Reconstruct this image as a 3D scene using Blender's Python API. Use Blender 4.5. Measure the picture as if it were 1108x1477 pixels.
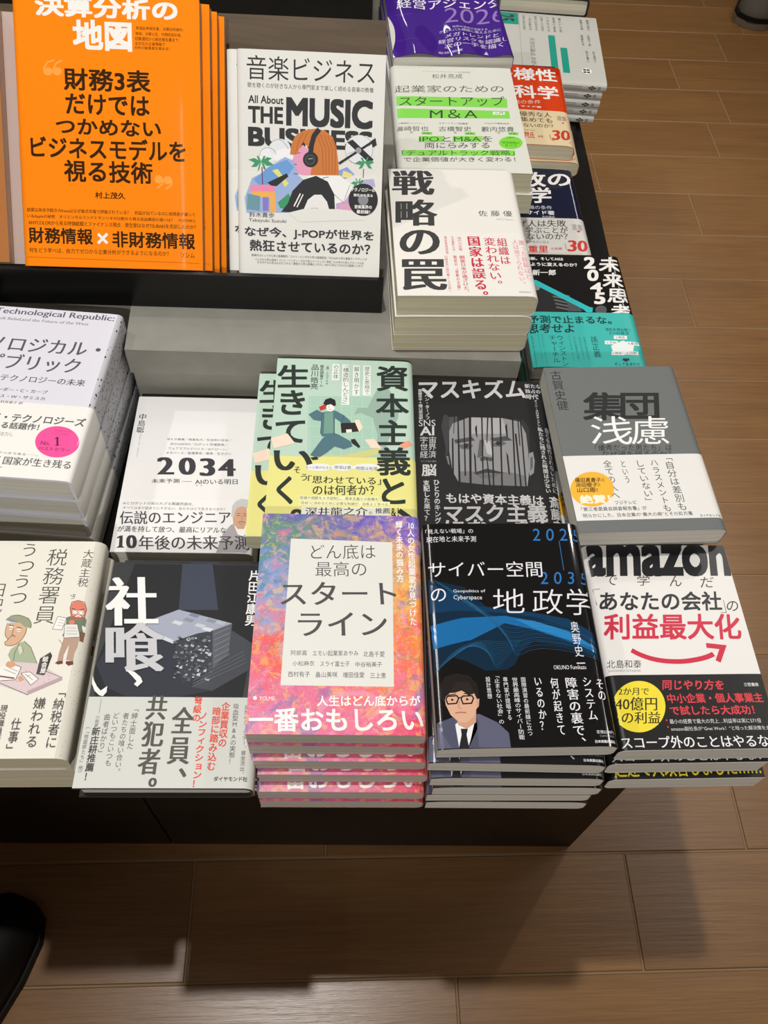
import bpy, math, random
from mathutils import Matrix, Vector
from mathutils.geometry import tessellate_polygon
random.seed(7)
sc = bpy.context.scene
C = sc.collection
for o in list(bpy.data.objects): bpy.data.objects.remove(o)
# ---------------------------------------------------------------- camera, light, exposure
H = 1.27                     # camera height; every z in the tables below is relative to it, in millimetres
cam = bpy.data.cameras.new('camera'); cam.sensor_width = 36; cam.lens = 36*1250.5/1477
cam.clip_start = .02; cam.clip_end = 30
co = bpy.data.objects.new('camera', cam); C.objects.link(co)
right = Vector((0.99619114, 0.07240999, 0.04857984)); up = Vector((-0.08719637, 0.82726138, 0.55500938)); back = -Vector((0, 0.55713141, -0.83042434))
co.matrix_world = Matrix(((right.x, up.x, back.x, 0), (right.y, up.y, back.y, 0), (right.z, up.z, back.z, H), (0, 0, 0, 1)))
sc.camera = co
sc.view_settings.view_transform = 'Standard'; sc.view_settings.look = 'None'
sc.view_settings.exposure = -0.13; sc.view_settings.gamma = 1.0
try: sc.view_settings.use_curve_mapping = False
except Exception: pass
wd = bpy.data.worlds.new('world'); sc.world = wd; wd.use_nodes = True
wd.node_tree.nodes['Background'].inputs[0].default_value = (1.0, .90, .78, 1)
wd.node_tree.nodes['Background'].inputs[1].default_value = .13
def spot(name, loc, target, power, radius, cone=120, blend=.6, col=(1, .93, .84)):
    l = bpy.data.lights.new(name, 'SPOT'); l.energy = power; l.shadow_soft_size = radius
    l.spot_size = math.radians(cone); l.spot_blend = blend; l.color = col
    o = bpy.data.objects.new(name, l); C.objects.link(o); o.location = loc
    o.rotation_euler = (Vector(target)-Vector(loc)).to_track_quat('-Z', 'Y').to_euler()
    return o
spot('ceiling_spot_light', (-.22, .44, 2.74), (-.1, .5, .6), 90, .03, 95, .5, (1, .98, .95))
spot('ceiling_spot_light', (-1.5, 1.25, 2.74), (.0, .75, .6), 42, .03, 60, .6, (1, .97, .93))
spot('ceiling_spot_light', (1.35, 2.0, 2.74), (-.05, .75, .65), 26, .03, 46, .6, (1, .97, .93))
spot('ceiling_spot_light', (1.6, 1.2, 2.74), (1.0, 1.6, 0), 3, .05, 110, .8, (1, .92, .82))
spot('ceiling_spot_light', (.1, -2.3, 2.72), (0, .70, .60), 200, .06, 25, .5, (1, .98, .95))
def tube(name, x, y0, y1, power, width=.05):
    l = bpy.data.lights.new(name, 'AREA'); l.shape = 'RECTANGLE'; l.size = width; l.size_y = y1-y0; l.energy = power; l.color = (1, .95, .88)
    o = bpy.data.objects.new(name, l); C.objects.link(o); o.location = (x, (y0+y1)/2, 2.75)
l = bpy.data.lights.new('ceiling_panel_light', 'AREA'); l.shape = 'RECTANGLE'; l.size = 7; l.size_y = 8; l.energy = 17; l.color = (1, .96, .90)  # added overhead fill for soft ambient light, no such panel in the shop
o = bpy.data.objects.new('ceiling_panel_light', l); C.objects.link(o); o.location = (0, 2.4, 2.79)
tube('ceiling_tube_light', -.66, .4, 5.0, 14, .03)
tube('ceiling_tube_light', -.42, -1.7, -.4, 1.3, .03)
tube('ceiling_tube_light', 1.6, .4, 5.0, 13, .03)
COL=['f4f2ee','3a2410','ffa64a','6b3a10','d96a08','2f3033','eef0f2','e6eaee','f3f4f5','777c80','9fb6e0','6fa0dc','b9cdee','e8e37a','ef8fb4','f2b45e','6e9aa8','8a7fc8','7c3442','3f9a6a','2b2b2e','9aa0a4','e6e8ea','8a8f94','2a2b2e','9a9da0','88a6de','efe08a','4a9a78','c9a8d4','e3a7c4','b8b3dc','e9a0c0','333333','cf7b3a','8a4a1c','47494d','c8c8c8','f4f4f2','ececea','999999','aaaaaa','222222','777777','e9e8e2','29292c','8d8f93','7a8078','555b55','5d675f','86dc55','3f4a3c','e8f4dc','4d5a50','4c544c','7ddc3c','3f5a2c','efeaf6','9a7cc0','d8cfe6','7a55a8','3c3c3c','c8324a','e79aa4','d86a78','d04a5c','d98a92','5a2416','2e1a14','b8300c','f0cdb8','f6e6da','5c4a40','8a7a6a','c8402c','8a7c70','cfd2da','e6e8ee','9aa0b4','4a4a4c','77787a','d23a34','88898c','2e2f31','6c6f72','55585b','5a5c5e','888b8e','35c0c4','1c3c3c','1c4442','2e7a76','eef4f2','3a6a68','55565c','8a8b94','55565a','77777a','f0509c','b8306c','7c1c48','5c1434','8c2450','66666a','4c4c50','44444a','8a8a8e','3a3a40','a9a5a8','f2f0ee','d3a588','c9c9cb','6a4a3a','3a2a24','a87a60','85706a','a86a5c','a8a09c','36363c','4a4844','555555','6d7d68','b79a86','6e3a38','f2f0ea','33302c','e4e4de','8a5c40','f0ede6','dd8068','c9705a','f5f3ee','a9b596','d8d4c4','d9b08e','9aa183','7f90a8','dcc9cb','b9a4a8','8a7478','f0eee8','d9a27e','7a4a4a','4a4a48','333331','efece4','1d1f23','3a4152','2d323d','43474e','a3aabb','d0d6de','5a5f68','3a3e46','cfd4de','8b93a4','c4cad6','d5dae2','7f8799','b5bccb','868c96','6b707a','c2c6cc','a9aeb6','5d626b','7d828b','4b4f57','2f3238','f2f2f0','c9cace','55554f','e0503c','77776f','66665f','a9cdb9','c6dfd0','98b3a6','cfd08a','e9f1ea','25302a','f2dcc8','ef9f84','4f7580','26282a','74a08f','2f4a52','2a2422','efe0c8','f4ece4','f6efe8','1f2224','c43c34','e9ecea','eeeebc','eef0e4','e2e2dc','4a4a4a','3c3c3e','2f2f31','8c8c8e','5c5c5e','777779','4c4c4e','8e8e90','a9a9ab','737375','626264','2e2e30','b5b5b7','4e4e50','3a3a3c','666668','1b1b1d','c9c9c9','9a9a9a','9c9c9c','888888','0e2a40','103a5c','1a6aa6','2b86c4','1f5075','2f6f9c','e9e9ee','2f78bd','5f6178','ecebee','26272e','52546a','cf9f84','dcae93','24201f','2c2725','1c1a1a','b08468','b06a5e','aaaaae','2a2c2c','444644','f6b93a','4a3a1c','fdf4dc','26272a','3a3b3e','2c2d30','d22c48','f3df3a','33301c','d8404c','dcdcdc','eeeeee']
ART={'orange':[
('t','決算分析の',21.5,2.1,149.5,19.8,0,'h'),
('t','地図',54.3,21.4,107.7,47.3,0,'h'),
('t','有価証券報告書、決算説明資料、',111.5,25.4,154.9,28.3,1,'r'),
('t','株価、決算公告、中期経営計画、',111.0,30.0,153.0,32.9,1,'r'),
('t','招集通知から統合報告書まで、',110.5,34.2,151.0,37.4,1,'r'),
('t','全方位の企業情報で',110.2,38.4,137.8,41.4,1,'r'),
('t','分析の解像度を高める！',109.7,42.1,141.8,44.9,1,'r'),
('l',[36.8,56.9,30.4,58.9,27.1,64.3,27.5,68.7],1.6,2),
('e',30.8,66.8,4.1,-0.1,-0.2,3.5,2),
('l',[43.8,57.0,38.5,59.5,35.3,64.9],1.6,2),
('e',39.0,66.5,4.1,-0.1,-0.2,3.5,2),
('t','財務3表',44.5,62.8,123.6,82.1,1,'b'),
('t','だけでは',45.4,84.9,122.1,102.8,1,'b'),
('t','つかめない',35.7,106.3,132.2,120.6,1,'b'),
('t','ビジネスモデルを',11.8,122.8,154.7,141.8,1,'b'),
('t','視る技術',41.6,143.0,123.5,162.5,1,'b'),
('e',129.0,157.9,3.8,-0.1,-0.1,3.7,2),
('l',[132.8,157.8,132.4,161.8,127.3,166.1],1.6,2),
('e',137.4,158.4,3.9,-0.2,0.0,3.7,2),
('l',[141.3,158.2,140.8,162.5,135.3,166.6],1.6,2),
('t','村上茂久',69.5,170.8,97.5,176.8,1,'b'),
('t','創業以来赤字続きのfreeeはなぜ株式市場で評価されている？\u3000利益が出ているのに純資産が減って',5.4,186.9,162.6,190.5,3,'m'),
('t','いるAppleの秘密\u3000オリエンタルランドとサンリオの比較から視る収益構造の違いは？\u3000FCFUMEと',5.4,192.7,163.0,196.4,3,'m'),
('t','ANYCOLORから見る時価総額とファイナンス視点\u3000資生堂はなぜTSUBAKIを売却したのか？',6.1,198.1,163.0,202.2,3,'m'),
('t','財務情報',5.8,204.4,65.8,219.0,1,'b'),
('l',[70.8,208.9,79.4,217.3],2.6,0),
('l',[79.7,208.6,70.5,217.6],2.6,0),
('t','非財務情報',84.2,205.9,162.1,220.7,1,'b'),
('t','何をどう学べば、自力でゼロから企業分析ができるようになるのか？',5.8,223.1,137.1,227.5,1,'r'),
('t','ソシム',148.3,223.9,161.4,228.5,1,'r'),
('l',[2.5,231.8,166.4,233.4],0.5,4)],
'music':[
('t','音楽ビジネス',9.5,4.9,126.1,25.1,5,'r'),
('t','歌を聴くのが好きな人から専門家まで楽しく読める音楽の教養',10.1,27.4,125.5,31.7,5,'r'),
('t','All About',10.8,38.1,42.9,44.8,5,'b'),
('t','THE',10.4,47.2,42.6,61.6,5,'h'),
('t','MUSIC',45.4,38.2,125.3,62.9,5,'H'),
('t','BUSINESS',10.2,64.7,125.9,81.6,5,'H'),
('e',29.0,87.9,8.9,-0.3,0.0,6.7,6),
('e',39.6,81.9,9.8,-0.3,0.0,7.7,7),
('e',44.4,88.9,10.2,-0.4,0.0,6.4,8),
('l',[20.5,89.8,22.2,84.2,28.2,81.6,34.1,83.7,36.2,87.6],0.4,9),
('l',[29.9,80.0,34.1,75.4,40.9,74.5,45.2,79.3,47.7,82.4],0.4,9),
('p',[8.1,140.4,6.5,127.4,13.6,109.3,23.9,104.1,44.4,89.7,54.3,93.3,56.4,104.4,61.6,109.1,54.8,120.7,53.2,138.8],10),
('p',[15.3,110.8,29.0,99.1,46.1,92.0,52.9,98.1,44.4,109.7,23.8,118.6],11),
('p',[29.0,99.1,41.0,91.4,51.2,94.2,46.1,98.4],12),
('p',[44.4,116.2,41.0,109.9,32.4,102.1,37.5,100.3,47.9,112.8],13),
('p',[11.5,115.5,34.5,114.3,35.1,120.6,12.1,121.0],14),
('p',[12.1,121.0,35.1,120.6,36.2,139.4,30.6,139.6,30.3,126.5,15.1,126.2],15),
('p',[9.2,123.2,21.2,125.2,20.6,138.3,8.5,137.1],16),
('p',[23.4,125.9,29.3,125.7,28.9,138.0,23.7,138.2],17),
('l',[23.0,99.3,23.5,114.6],0.9,18),
('p',[22.2,94.5,15.7,91.7,10.3,93.4,16.8,96.2],19),
('p',[22.2,94.5,17.0,95.1,12.8,99.7,17.9,99.3],19),
('p',[22.2,94.5,20.3,97.2,18.7,103.5,20.6,101.2],19),
('p',[22.2,94.5,25.0,96.8,27.3,102.7,24.5,100.8],19),
('p',[22.2,94.5,28.9,93.8,34.5,97.3,27.7,98.2],19),
('p',[22.2,94.5,27.8,90.5,32.4,91.3,26.8,95.2],19),
('p',[22.2,94.5,19.9,89.8,18.0,89.9,20.3,94.5],19),
('p',[22.2,94.5,24.6,89.6,26.5,89.6,24.1,94.3],19),
('p',[28.1,112.8,46.1,104.0,47.8,106.7,36.7,115.7,31.5,115.4],20),
('p',[37.6,130.3,47.9,121.7,50.5,125.7,44.5,135.8,40.2,135.1],19),
('l',[126.2,80.1,125.8,83.9],0.5,21),
('l',[125.8,83.9,124.2,87.4],0.5,21),
('l',[124.2,87.4,121.7,90.3],0.5,21),
('l',[121.7,90.3,118.4,92.3],0.5,21),
('l',[118.4,92.3,114.7,93.3],0.5,21),
('l',[114.7,93.3,110.8,93.1],0.5,21),
('l',[110.8,93.1,107.2,91.9],0.5,21),
('l',[107.2,91.9,104.2,89.6],0.5,21),
('l',[104.2,89.6,101.9,86.5],0.5,21),
('l',[101.9,86.5,100.7,82.9],0.5,21),
('l',[100.7,82.9,100.7,79.1],0.5,21),
('l',[100.7,79.1,101.8,75.5],0.5,21),
('l',[101.8,75.5,103.9,72.3],0.5,21),
('l',[103.9,72.3,106.8,69.8],0.5,21),
('l',[106.8,69.8,110.4,68.4],0.5,21),
('l',[110.4,68.4,114.2,68.0],0.5,21),
('l',[114.2,68.0,117.9,68.7],0.5,21),
('l',[117.9,68.7,121.2,70.5],0.5,21),
('l',[121.2,70.5,123.9,73.2],0.5,21),
('l',[123.9,73.2,125.6,76.6],0.5,21),
('l',[125.6,76.6,126.2,80.3],0.5,21),
('e',113.4,80.6,12.7,-0.5,0.3,12.4,22),
('l',[103.7,70.7,123.1,91.4],0.4,23),
('l',[102.4,85.0,124.4,76.2],0.4,23),
('p',[102.1,74.7,107.2,72.2,127.4,88.8,123.2,92.2],24),
('l',[94.9,93.6,126.0,73.3],2.2,24),
('p',[124.3,72.7,128.5,70.0,129.9,76.0,126.2,78.5],24),
('e',112.9,81.4,2.7,-0.1,0.1,2.6,25),
('p',[90.7,101.5,102.6,96.2,109.7,102.4,99.5,107.6],26),
('p',[99.3,99.5,108.0,102.4,104.6,105.8,97.7,105.3],27),
('l',[118.2,97.2,118.0,105.3],0.8,18),
('p',[119.4,91.5,114.1,90.3,109.9,92.7,115.2,94.0],19),
('p',[119.4,91.5,116.1,92.8,113.5,97.4,116.8,96.4],19),
('p',[119.4,91.5,119.4,94.0,119.6,99.6,119.5,97.5],19),
('p',[119.4,91.5,123.2,92.6,126.4,96.9,122.6,96.2],19),
('p',[119.4,91.5,124.0,89.4,128.0,91.2,123.3,93.3],19),
('p',[119.4,91.5,116.9,87.5,115.0,87.7,117.4,91.5],19),
('p',[119.4,91.5,121.1,87.1,122.7,86.9,120.9,91.2],19),
('p',[113.3,109.5,109.5,108.5,106.4,110.6,110.3,111.7],28),
('p',[113.3,109.5,110.5,110.7,108.3,114.6,111.1,113.6],28),
('p',[113.3,109.5,116.2,109.6,118.6,112.6,115.8,112.7],28),
('p',[113.3,109.5,117.1,107.0,120.2,107.9,116.5,110.4],28),
('p',[113.3,109.5,111.8,106.0,110.6,106.0,112.2,109.4],28),
('p',[113.3,109.5,114.7,105.9,115.8,105.8,114.5,109.3],28),
('p',[92.8,119.2,104.9,117.1,107.1,136.7,93.2,137.3],29),
('p',[96.5,128.9,108.6,129.3,121.0,136.2,96.7,138.0],30),
('p',[118.4,106.9,127.9,105.7,129.9,112.9,118.6,111.7],31),
('p',[54.5,82.1,52.5,88.6,51.5,92.1,54.3,95.7,55.0,100.0,56.7,104.1,61.6,104.9,69.3,104.7,70.8,86.3,61.3,78.7],32),
('l',[54.6,86.9,58.8,85.1],0.5,33),
('l',[52.9,95.7,55.7,96.1],0.5,33),
('l',[52.6,104.1,56.7,104.1],0.5,33),
('p',[49.1,87.1,50.3,79.1,53.6,71.4,61.2,66.4,72.2,64.1,81.5,65.6,88.8,71.0,92.4,79.9,94.3,92.5,95.2,103.9,82.2,104.4,68.4,104.6,70.8,87.9,66.1,80.1,61.3,76.3,57.9,82.0,55.9,86.8,52.9,87.6],34),
('l',[73.1,68.0,79.2,81.2,80.4,103.5],0.35,35),
('l',[76.8,68.2,82.3,81.0,83.2,103.4],0.35,35),
('l',[80.6,69.0,85.4,80.9,85.9,103.3],0.35,35),
('l',[84.3,70.4,88.4,80.8,88.7,103.2],0.35,35),
('l',[88.1,72.4,91.5,80.7,91.4,103.1],0.35,35),
('l',[61.2,68.5,57.0,75.7,54.2,86.6],0.35,35),
('l',[65.5,67.5,61.3,75.6,58.8,81.2],0.35,35),
('l',[76.1,64.4,71.4,70.4,69.1,78.4,68.2,86.4],4.6,24),
('e',68.3,91.1,7.1,-0.2,0.0,6.8,24),
('e',67.9,91.2,4.8,-0.2,0.1,4.6,36),
('e',67.8,91.2,3.4,-0.2,0.0,3.3,5),
('l',[66.2,90.6,70.3,90.1],0.5,37),
('p',[48.8,138.9,53.1,120.7,61.6,109.9,68.4,104.9,95.9,103.9,105.6,110.6,108.3,115.4,100.8,127.1,93.0,129.0,91.4,137.3],38),
('p',[41.0,138.4,47.1,130.8,51.7,119.2,61.6,109.1,73.6,105.1,84.8,109.8,91.1,120.9,92.3,138.1,87.6,138.3,84.3,127.7,79.0,121.7,72.1,122.0,66.1,126.8,61.0,138.5],24),
('p',[61.0,139.3,66.1,127.6,72.1,122.5,79.0,122.2,84.3,128.5,87.6,138.3],39),
('l',[68.8,134.1,75.7,133.8,75.8,141.2,71.5,142.2],0.4,40),
('l',[66.2,134.2,70.6,143.1,77.5,138.7],0.4,41),
('l',[53.1,133.0,59.1,121.3],1.2,0),
('l',[55.9,133.7,61.7,122.0],1.0,0),
('l',[77.1,113.3,80.5,106.7,85.6,105.7],0.5,42),
('l',[91.1,120.9,99.9,128.0,105.6,112.2],0.4,43),
('p',[48.0,138.9,61.8,135.1,93.1,134.0,110.5,135.0,121.0,136.2,121.2,142.8,58.4,146.8],44),
('e',118.6,124.8,13.9,-0.5,0.4,14.5,45),
('e',118.6,124.8,4.9,-0.2,0.2,4.9,46),
('t','テクノロジーの',106.8,114.1,129.6,117.5,0,'b'),
('t','進化から見る',109.3,119.4,127.6,122.0,0,'b'),
('t','音楽業界の',110.4,129.4,127.1,132.8,0,'b'),
('t','最前線！',112.6,133.8,125.4,137.2,0,'b'),
('t','鈴木貴歩',10.7,139.5,34.4,144.1,5,'r'),
('t','Takayuki Suzuki',10.3,145.3,45.7,149.0,5,'r'),
('t','なぜ今、J-POPが世界を',6.3,152.6,129.8,162.9,5,'b'),
('t','熱狂させているのか？',11.0,164.4,126.6,174.9,5,'b'),
('t','新時代のヒットから学ぶ音楽制作／ストリーミングから学ぶ音楽配信／TikTokから学ぶ音楽マーケティング',12.7,177.6,123.8,180.0,5,'r'),
('t','フェスから学ぶ音楽イベント／インディーズから学ぶアーティスト育成／K-POPから学ぶグローバル化',16.1,181.4,121.0,183.7,5,'r'),
('t','カラオケから学ぶ人がビジネス／歴史から学ぶ音楽ビジネス／AIから学ぶこれからの音楽ビジネス',17.9,184.1,119.9,186.5,5,'r')],
'ma':[
('t','フィナンシャルプロセスエース 会計税務室',38.2,10.0,96.2,13.0,47,'r'),
('q','松井克成',49.8,16.9,36.5,-1.7,-0.7,9.7,48,'r'),
('q','起業家のための',3.9,43.3,129.2,-5.8,-0.7,15.0,49,'r'),
('p',[3.2,65.1,134.5,65.1,132.7,84.1,2.6,84.3],50),
('p',[3.2,90.0,133.9,90.7,133.3,105.3,2.7,109.2],50),
('q','スタートアップ',7.9,66.1,123.7,-5.2,-1.0,19.5,51,'r'),
('q','M＆A',42.0,91.1,54.9,-2.2,-1.2,17.5,51,'r'),
('p',[114.8,92.7,128.7,92.7,127.7,98.7,114.1,98.7],52),
('q','入門',116.4,93.5,10.2,-0.4,-0.5,5.1,53,'r'),
('t','上場準備のアドバイザリー',4.5,117.8,34.0,120.3,53,'r'),
('q','磯崎哲也',0.7,125.3,37.3,-1.4,-0.4,9.1,54,'r'),
('t','スタートアップ起業家',50.5,115.9,83.6,119.3,53,'r'),
('q','古橋智史',49.9,124.0,36.8,-1.4,-0.7,9.5,54,'r'),
('t','Findyの代表取締役',102.9,114.4,131.0,117.5,53,'r'),
('q','藪内悠貴',98.6,122.7,37.1,-1.3,-1.0,9.6,54,'r'),
('q','氏',17.1,135.0,3.0,-0.2,-0.2,3.4,53,'r'),
('q','氏',66.4,133.7,2.8,-0.1,-0.3,3.4,53,'r'),
('q','氏',115.6,131.9,3.1,-0.1,-0.4,3.5,53,'r'),
('p',[29.7,135.1,41.5,135.2,41.2,139.8,29.4,139.6],50),
('p',[78.5,133.8,90.3,134.0,89.9,138.6,78.0,138.4],50),
('p',[127.9,132.0,139.5,132.2,138.8,137.1,127.3,136.9],50),
('t','推薦！',30.8,135.9,40.3,139.2,53,'r'),
('t','推薦！',79.6,134.7,89.1,138.0,53,'r'),
('t','推薦！',128.8,133.1,138.0,136.3,53,'r'),
('p',[26.1,143.4,52.9,142.4,52.4,152.9,25.5,153.8],50),
('p',[64.0,142.0,96.9,140.9,96.2,151.6,63.5,152.7],50),
('q','IPOとM&Aを',26.6,143.4,82.1,-3.0,-0.6,10.4,51,'r'),
('q','両にらみする',31.7,155.2,72.3,-2.5,-0.7,10.6,54,'r'),
('p',[5.2,169.9,131.5,166.2,130.3,175.3,5.5,179.7],50),
('q','「デュアルトラック戦略」',6.0,169.9,124.2,-4.2,-0.5,10.1,51,'r'),
('q','で企業価値が大きく変わる！',7.0,182.4,122.9,-4.0,-0.4,8.3,54,'r'),
('e',128.5,151.9,13.3,-0.5,-1.4,11.7,55),
('t','起業家の',124.8,141.2,134.5,143.8,56,'r'),
('t','経営戦略の',118.6,150.0,138.3,154.3,56,'r'),
('q','すべて',121.3,155.5,13.6,-0.5,-0.5,4.5,56,'r')],
'purple':[
('q','経営アジェンダ',14.3,79.2,134.8,-3.4,-1.9,21.7,57,'m'),
('q','2026',73.4,99.5,77.2,-1.9,-3.6,31.5,58,'t'),
('t','世界の潮流が直面する',78.4,139.1,122.5,143.7,59,'r'),
('q','グローバル課題に備えるために',61.5,146.1,77.1,-1.5,-0.7,6.4,59,'r'),
('q','メガトレンドと',67.9,155.8,66.4,-1.2,-1.1,9.1,59,'m'),
('q','経営リスクを認識し、',58.2,167.8,90.2,-1.6,-1.1,9.7,59,'m'),
('q','次の一手を描く',64.2,179.4,72.1,-1.2,-1.2,10.2,59,'m'),
('q','監修 編著',55.0,196.5,29.1,-0.5,-0.5,4.7,59,'r'),
('p',[109.6,203.0,113.4,195.6,115.1,202.9],59),
('l',[11.3,114.1,30.2,113.7],0.4,60),
('l',[6.6,170.8,33.7,173.8],0.4,60)],
'senryaku':[
('q','戦',4.1,3.2,43.0,-1.1,-2.0,39.7,61,'M'),
('q','略',5.0,50.1,41.7,-0.9,-2.1,40.4,61,'M'),
('q','の',6.5,96.8,38.8,-0.7,-1.9,35.5,61,'M'),
('q','罠',6.5,138.9,41.9,-0.5,-2.4,42.1,61,'M'),
('t','佐 藤 優',86.1,65.6,120.1,74.2,61,'r'),
('t','SATO Masaru',103.3,77.3,120.0,80.2,41,'r'),
('v','組織は',99.7,107.2,109.6,144.4,62,'m'),
('v','変われない。',87.1,106.9,98.6,171.3,62,'m'),
('v','国家は誤る。',71.0,105.5,83.8,186.7,62,'M'),
('v','勝った経験ほど、',120.8,109.7,127.4,168.0,63,'m'),
('v','人は捨てられない。',114.6,108.9,120.2,171.1,63,'m'),
('v','現代の本質',61.5,106.4,65.4,126.1,64,'r'),
('v','戦後日本が遠ざけた、',61.2,133.1,66.5,182.5,65,'m'),
('v','日本最新大全',55.6,105.5,58.4,126.2,64,'r'),
('v','戦前の「禁断の文献」',55.5,133.2,58.7,180.4,65,'m'),
('v','情報戦略読解',48.9,105.6,51.5,131.0,64,'r'),
('v','内閣官房の教科書とした文献へ',46.9,133.3,50.0,182.7,66,'r'),
('t','PRESIDENT',112.2,181.5,123.8,183.9,40,'r')],
'red':[
('p',[59.4,-10.4,111.4,-4.1,111.1,4.2,58.3,0.3],67),
('p',[61.8,-10.1,64.9,-9.2,64.9,3.2,60.1,2.5],68),
('p',[67.5,-9.5,70.7,-8.7,70.6,3.7,65.8,3.1],68),
('p',[73.3,-8.9,76.5,-8.1,76.3,4.3,71.6,3.6],68),
('p',[79.1,-8.4,82.3,-7.5,82.1,4.9,77.3,4.2],68),
('p',[84.9,-7.8,88.0,-6.9,87.8,5.4,83.1,4.8],68),
('p',[90.6,-7.2,93.8,-6.4,93.6,6.0,88.8,5.3],68),
('p',[96.4,-6.6,99.6,-5.8,99.3,6.6,94.5,5.9],68),
('p',[102.2,-6.1,105.3,-5.2,105.0,7.1,100.3,6.5],68),
('p',[107.9,-5.5,111.1,-4.7,110.8,7.7,106.0,7.0],68),
('p',[58.3,0.3,114.7,3.2,114.9,21.2,81.8,13.1,66.3,5.9],69),
('t','多様性',24.3,7.5,111.3,37.7,0,'b'),
('t','の科学',22.4,49.2,110.1,79.9,0,'b'),
('q','組織の条件',38.9,86.9,46.0,-4.5,-0.6,9.2,70,'r'),
('t','マシュー・サイド著',22.9,97.1,84.3,101.3,71,'b'),
('t','優秀な人',54.5,111.0,95.8,121.8,72,'m'),
('t','集めても',54.9,123.6,95.9,134.2,72,'m'),
('t','ないのか？',57.7,137.2,96.1,145.1,72,'m'),
('t','思考の盲点',58.4,151.0,71.8,153.7,73,'r'),
('t','閂氏',57.7,156.2,70.1,169.6,74,'b'),
('t','絶賛',74.4,162.2,81.1,167.1,74,'r'),
('q','30',93.6,149.8,23.7,-2.2,-1.9,21.2,74,'M'),
('l',[89.8,159.5,90.2,168.2,94.1,174.0],0.8,74),
('l',[118.9,160.5,117.1,169.4,113.3,174.8],0.8,74),
('t','選書',102.1,117.2,115.0,127.7,75,'r'),
('e',109.3,132.2,1.5,-0.2,-0.1,1.5,74)],
'navy':[
('q','失敗の',19.5,11.2,99.1,-4.2,-2.9,29.9,0,'b'),
('q','科学',29.7,41.8,60.1,-2.4,-3.2,30.8,0,'b'),
('t','失敗から学習する組織の条件',-8.9,75.6,85.7,83.1,76,'r'),
('t','マシュー・サイド著',8.6,85.3,87.3,93.3,77,'b'),
('t','有枝春訳',71.0,95.2,86.8,99.3,76,'r'),
('l',[69.9,-0.9,115.9,2.8],0.6,78),
('q','なぜ人は失敗',28.6,105.0,71.0,-2.5,-1.4,12.8,79,'m'),
('q','から学ぶことが',27.2,117.8,72.7,-2.5,-1.3,12.1,79,'m'),
('q','できないのか？',25.9,129.9,71.9,-2.4,-1.2,10.9,79,'m'),
('t','人類の盲点に迫る',40.8,141.8,73.2,146.1,80,'r'),
('q','重里',47.7,150.8,23.5,-0.7,-1.5,12.3,81,'b'),
('q','氏推薦',74.1,153.4,13.5,-0.4,-0.6,4.6,81,'r'),
('q','30',96.3,140.1,24.3,-0.8,-2.9,19.9,81,'M'),
('l',[92.2,146.2,92.0,154.7,94.6,159.9],0.7,81),
('l',[121.6,149.2,119.8,156.0,117.0,160.0],0.7,81),
('t','選書',104.7,110.1,117.7,121.3,82,'r'),
('e',111.9,123.2,2.2,-0.1,-0.2,1.7,81)],
'mirai':[
('p',[-21.8,39.8,20.3,43.5,73.3,86.7,65.6,92.7,5.7,94.2,-27.2,92.7],83),
('p',[34.8,62.6,54.3,68.1,54.0,70.3,34.5,65.1],84),
('p',[35.4,68.4,54.8,73.9,54.5,76.0,35.0,70.8],84),
('p',[35.9,74.1,55.3,79.6,55.0,81.7,35.6,76.5],84),
('p',[36.5,79.8,55.8,85.2,55.4,87.4,36.2,82.2],84),
('p',[37.0,85.5,56.3,90.9,55.9,93.0,36.7,87.8],84),
('p',[50.0,74.2,64.0,86.9,64.0,92.8,48.9,93.1],85),
('e',86.1,89.9,6.4,-0.2,-1.2,7.0,86),
('e',19.6,55.8,3.1,-0.1,-0.6,4.8,87),
('p',[16.9,43.6,20.3,44.2,73.5,85.5,77.6,86.6,75.8,93.9,69.4,94.0,66.2,89.2,16.9,51.0],88),
('q','未',98.2,2.8,26.0,-0.8,-4.2,25.2,0,'b'),
('q','来',98.1,29.3,24.8,-0.7,-4.1,24.0,0,'b'),
('q','思',99.1,55.6,24.8,-0.7,-3.9,22.7,0,'b'),
('q','考',98.6,80.6,23.6,-0.6,-4.0,23.0,0,'b'),
('q','2',80.5,3.3,13.6,-0.4,-3.1,20.1,0,'h'),
('q','0',81.1,24.8,13.0,-0.4,-3.0,19.1,0,'h'),
('q','4',81.1,46.3,13.8,-0.4,-2.5,15.7,0,'h'),
('q','5',83.0,62.3,12.6,-0.3,-3.1,18.8,0,'h'),
('t','気候変動、革新、そしてAIは',-14.5,5.0,55.8,10.5,0,'b'),
('t','社会をどのように変えるのか？',-15.4,14.1,70.5,20.4,0,'b'),
('q','新一郎',17.7,26.6,26.9,-0.7,-1.2,9.6,0,'b'),
('t','予測で止まるな。',3.6,100.1,94.6,112.0,89,'b'),
('q','思考せよ',1.4,113.1,51.0,-1.1,-1.7,14.0,89,'b'),
('v','孫正義',66.9,131.0,74.7,161.6,90,'r'),
('v','ウィンストン・',31.2,130.5,37.8,179.7,90,'r'),
('v','チャーチル',22.3,130.7,30.0,169.7,90,'r'),
('v','未来は予測するものではなく',3.0,129.5,5.5,176.1,91,'r'),
('v','思考を広げる者たちへ',10.8,129.4,11.6,174.9,91,'r'),
('v','過去を見つめるまで',14.7,129.3,15.7,174.8,91,'r'),
('v','だれも予測しえない',43.7,130.9,45.1,167.9,91,'r'),
('v','先人の想像力が描く',48.5,131.4,50.7,167.8,91,'r'),
('v','未来を思考せよ',54.6,131.8,56.0,164.5,91,'r'),
('v','人類の分岐点に立つ',59.5,131.7,61.4,166.5,91,'r'),
('t','混乱を読み解く',85.6,117.9,113.4,122.1,90,'r'),
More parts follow.
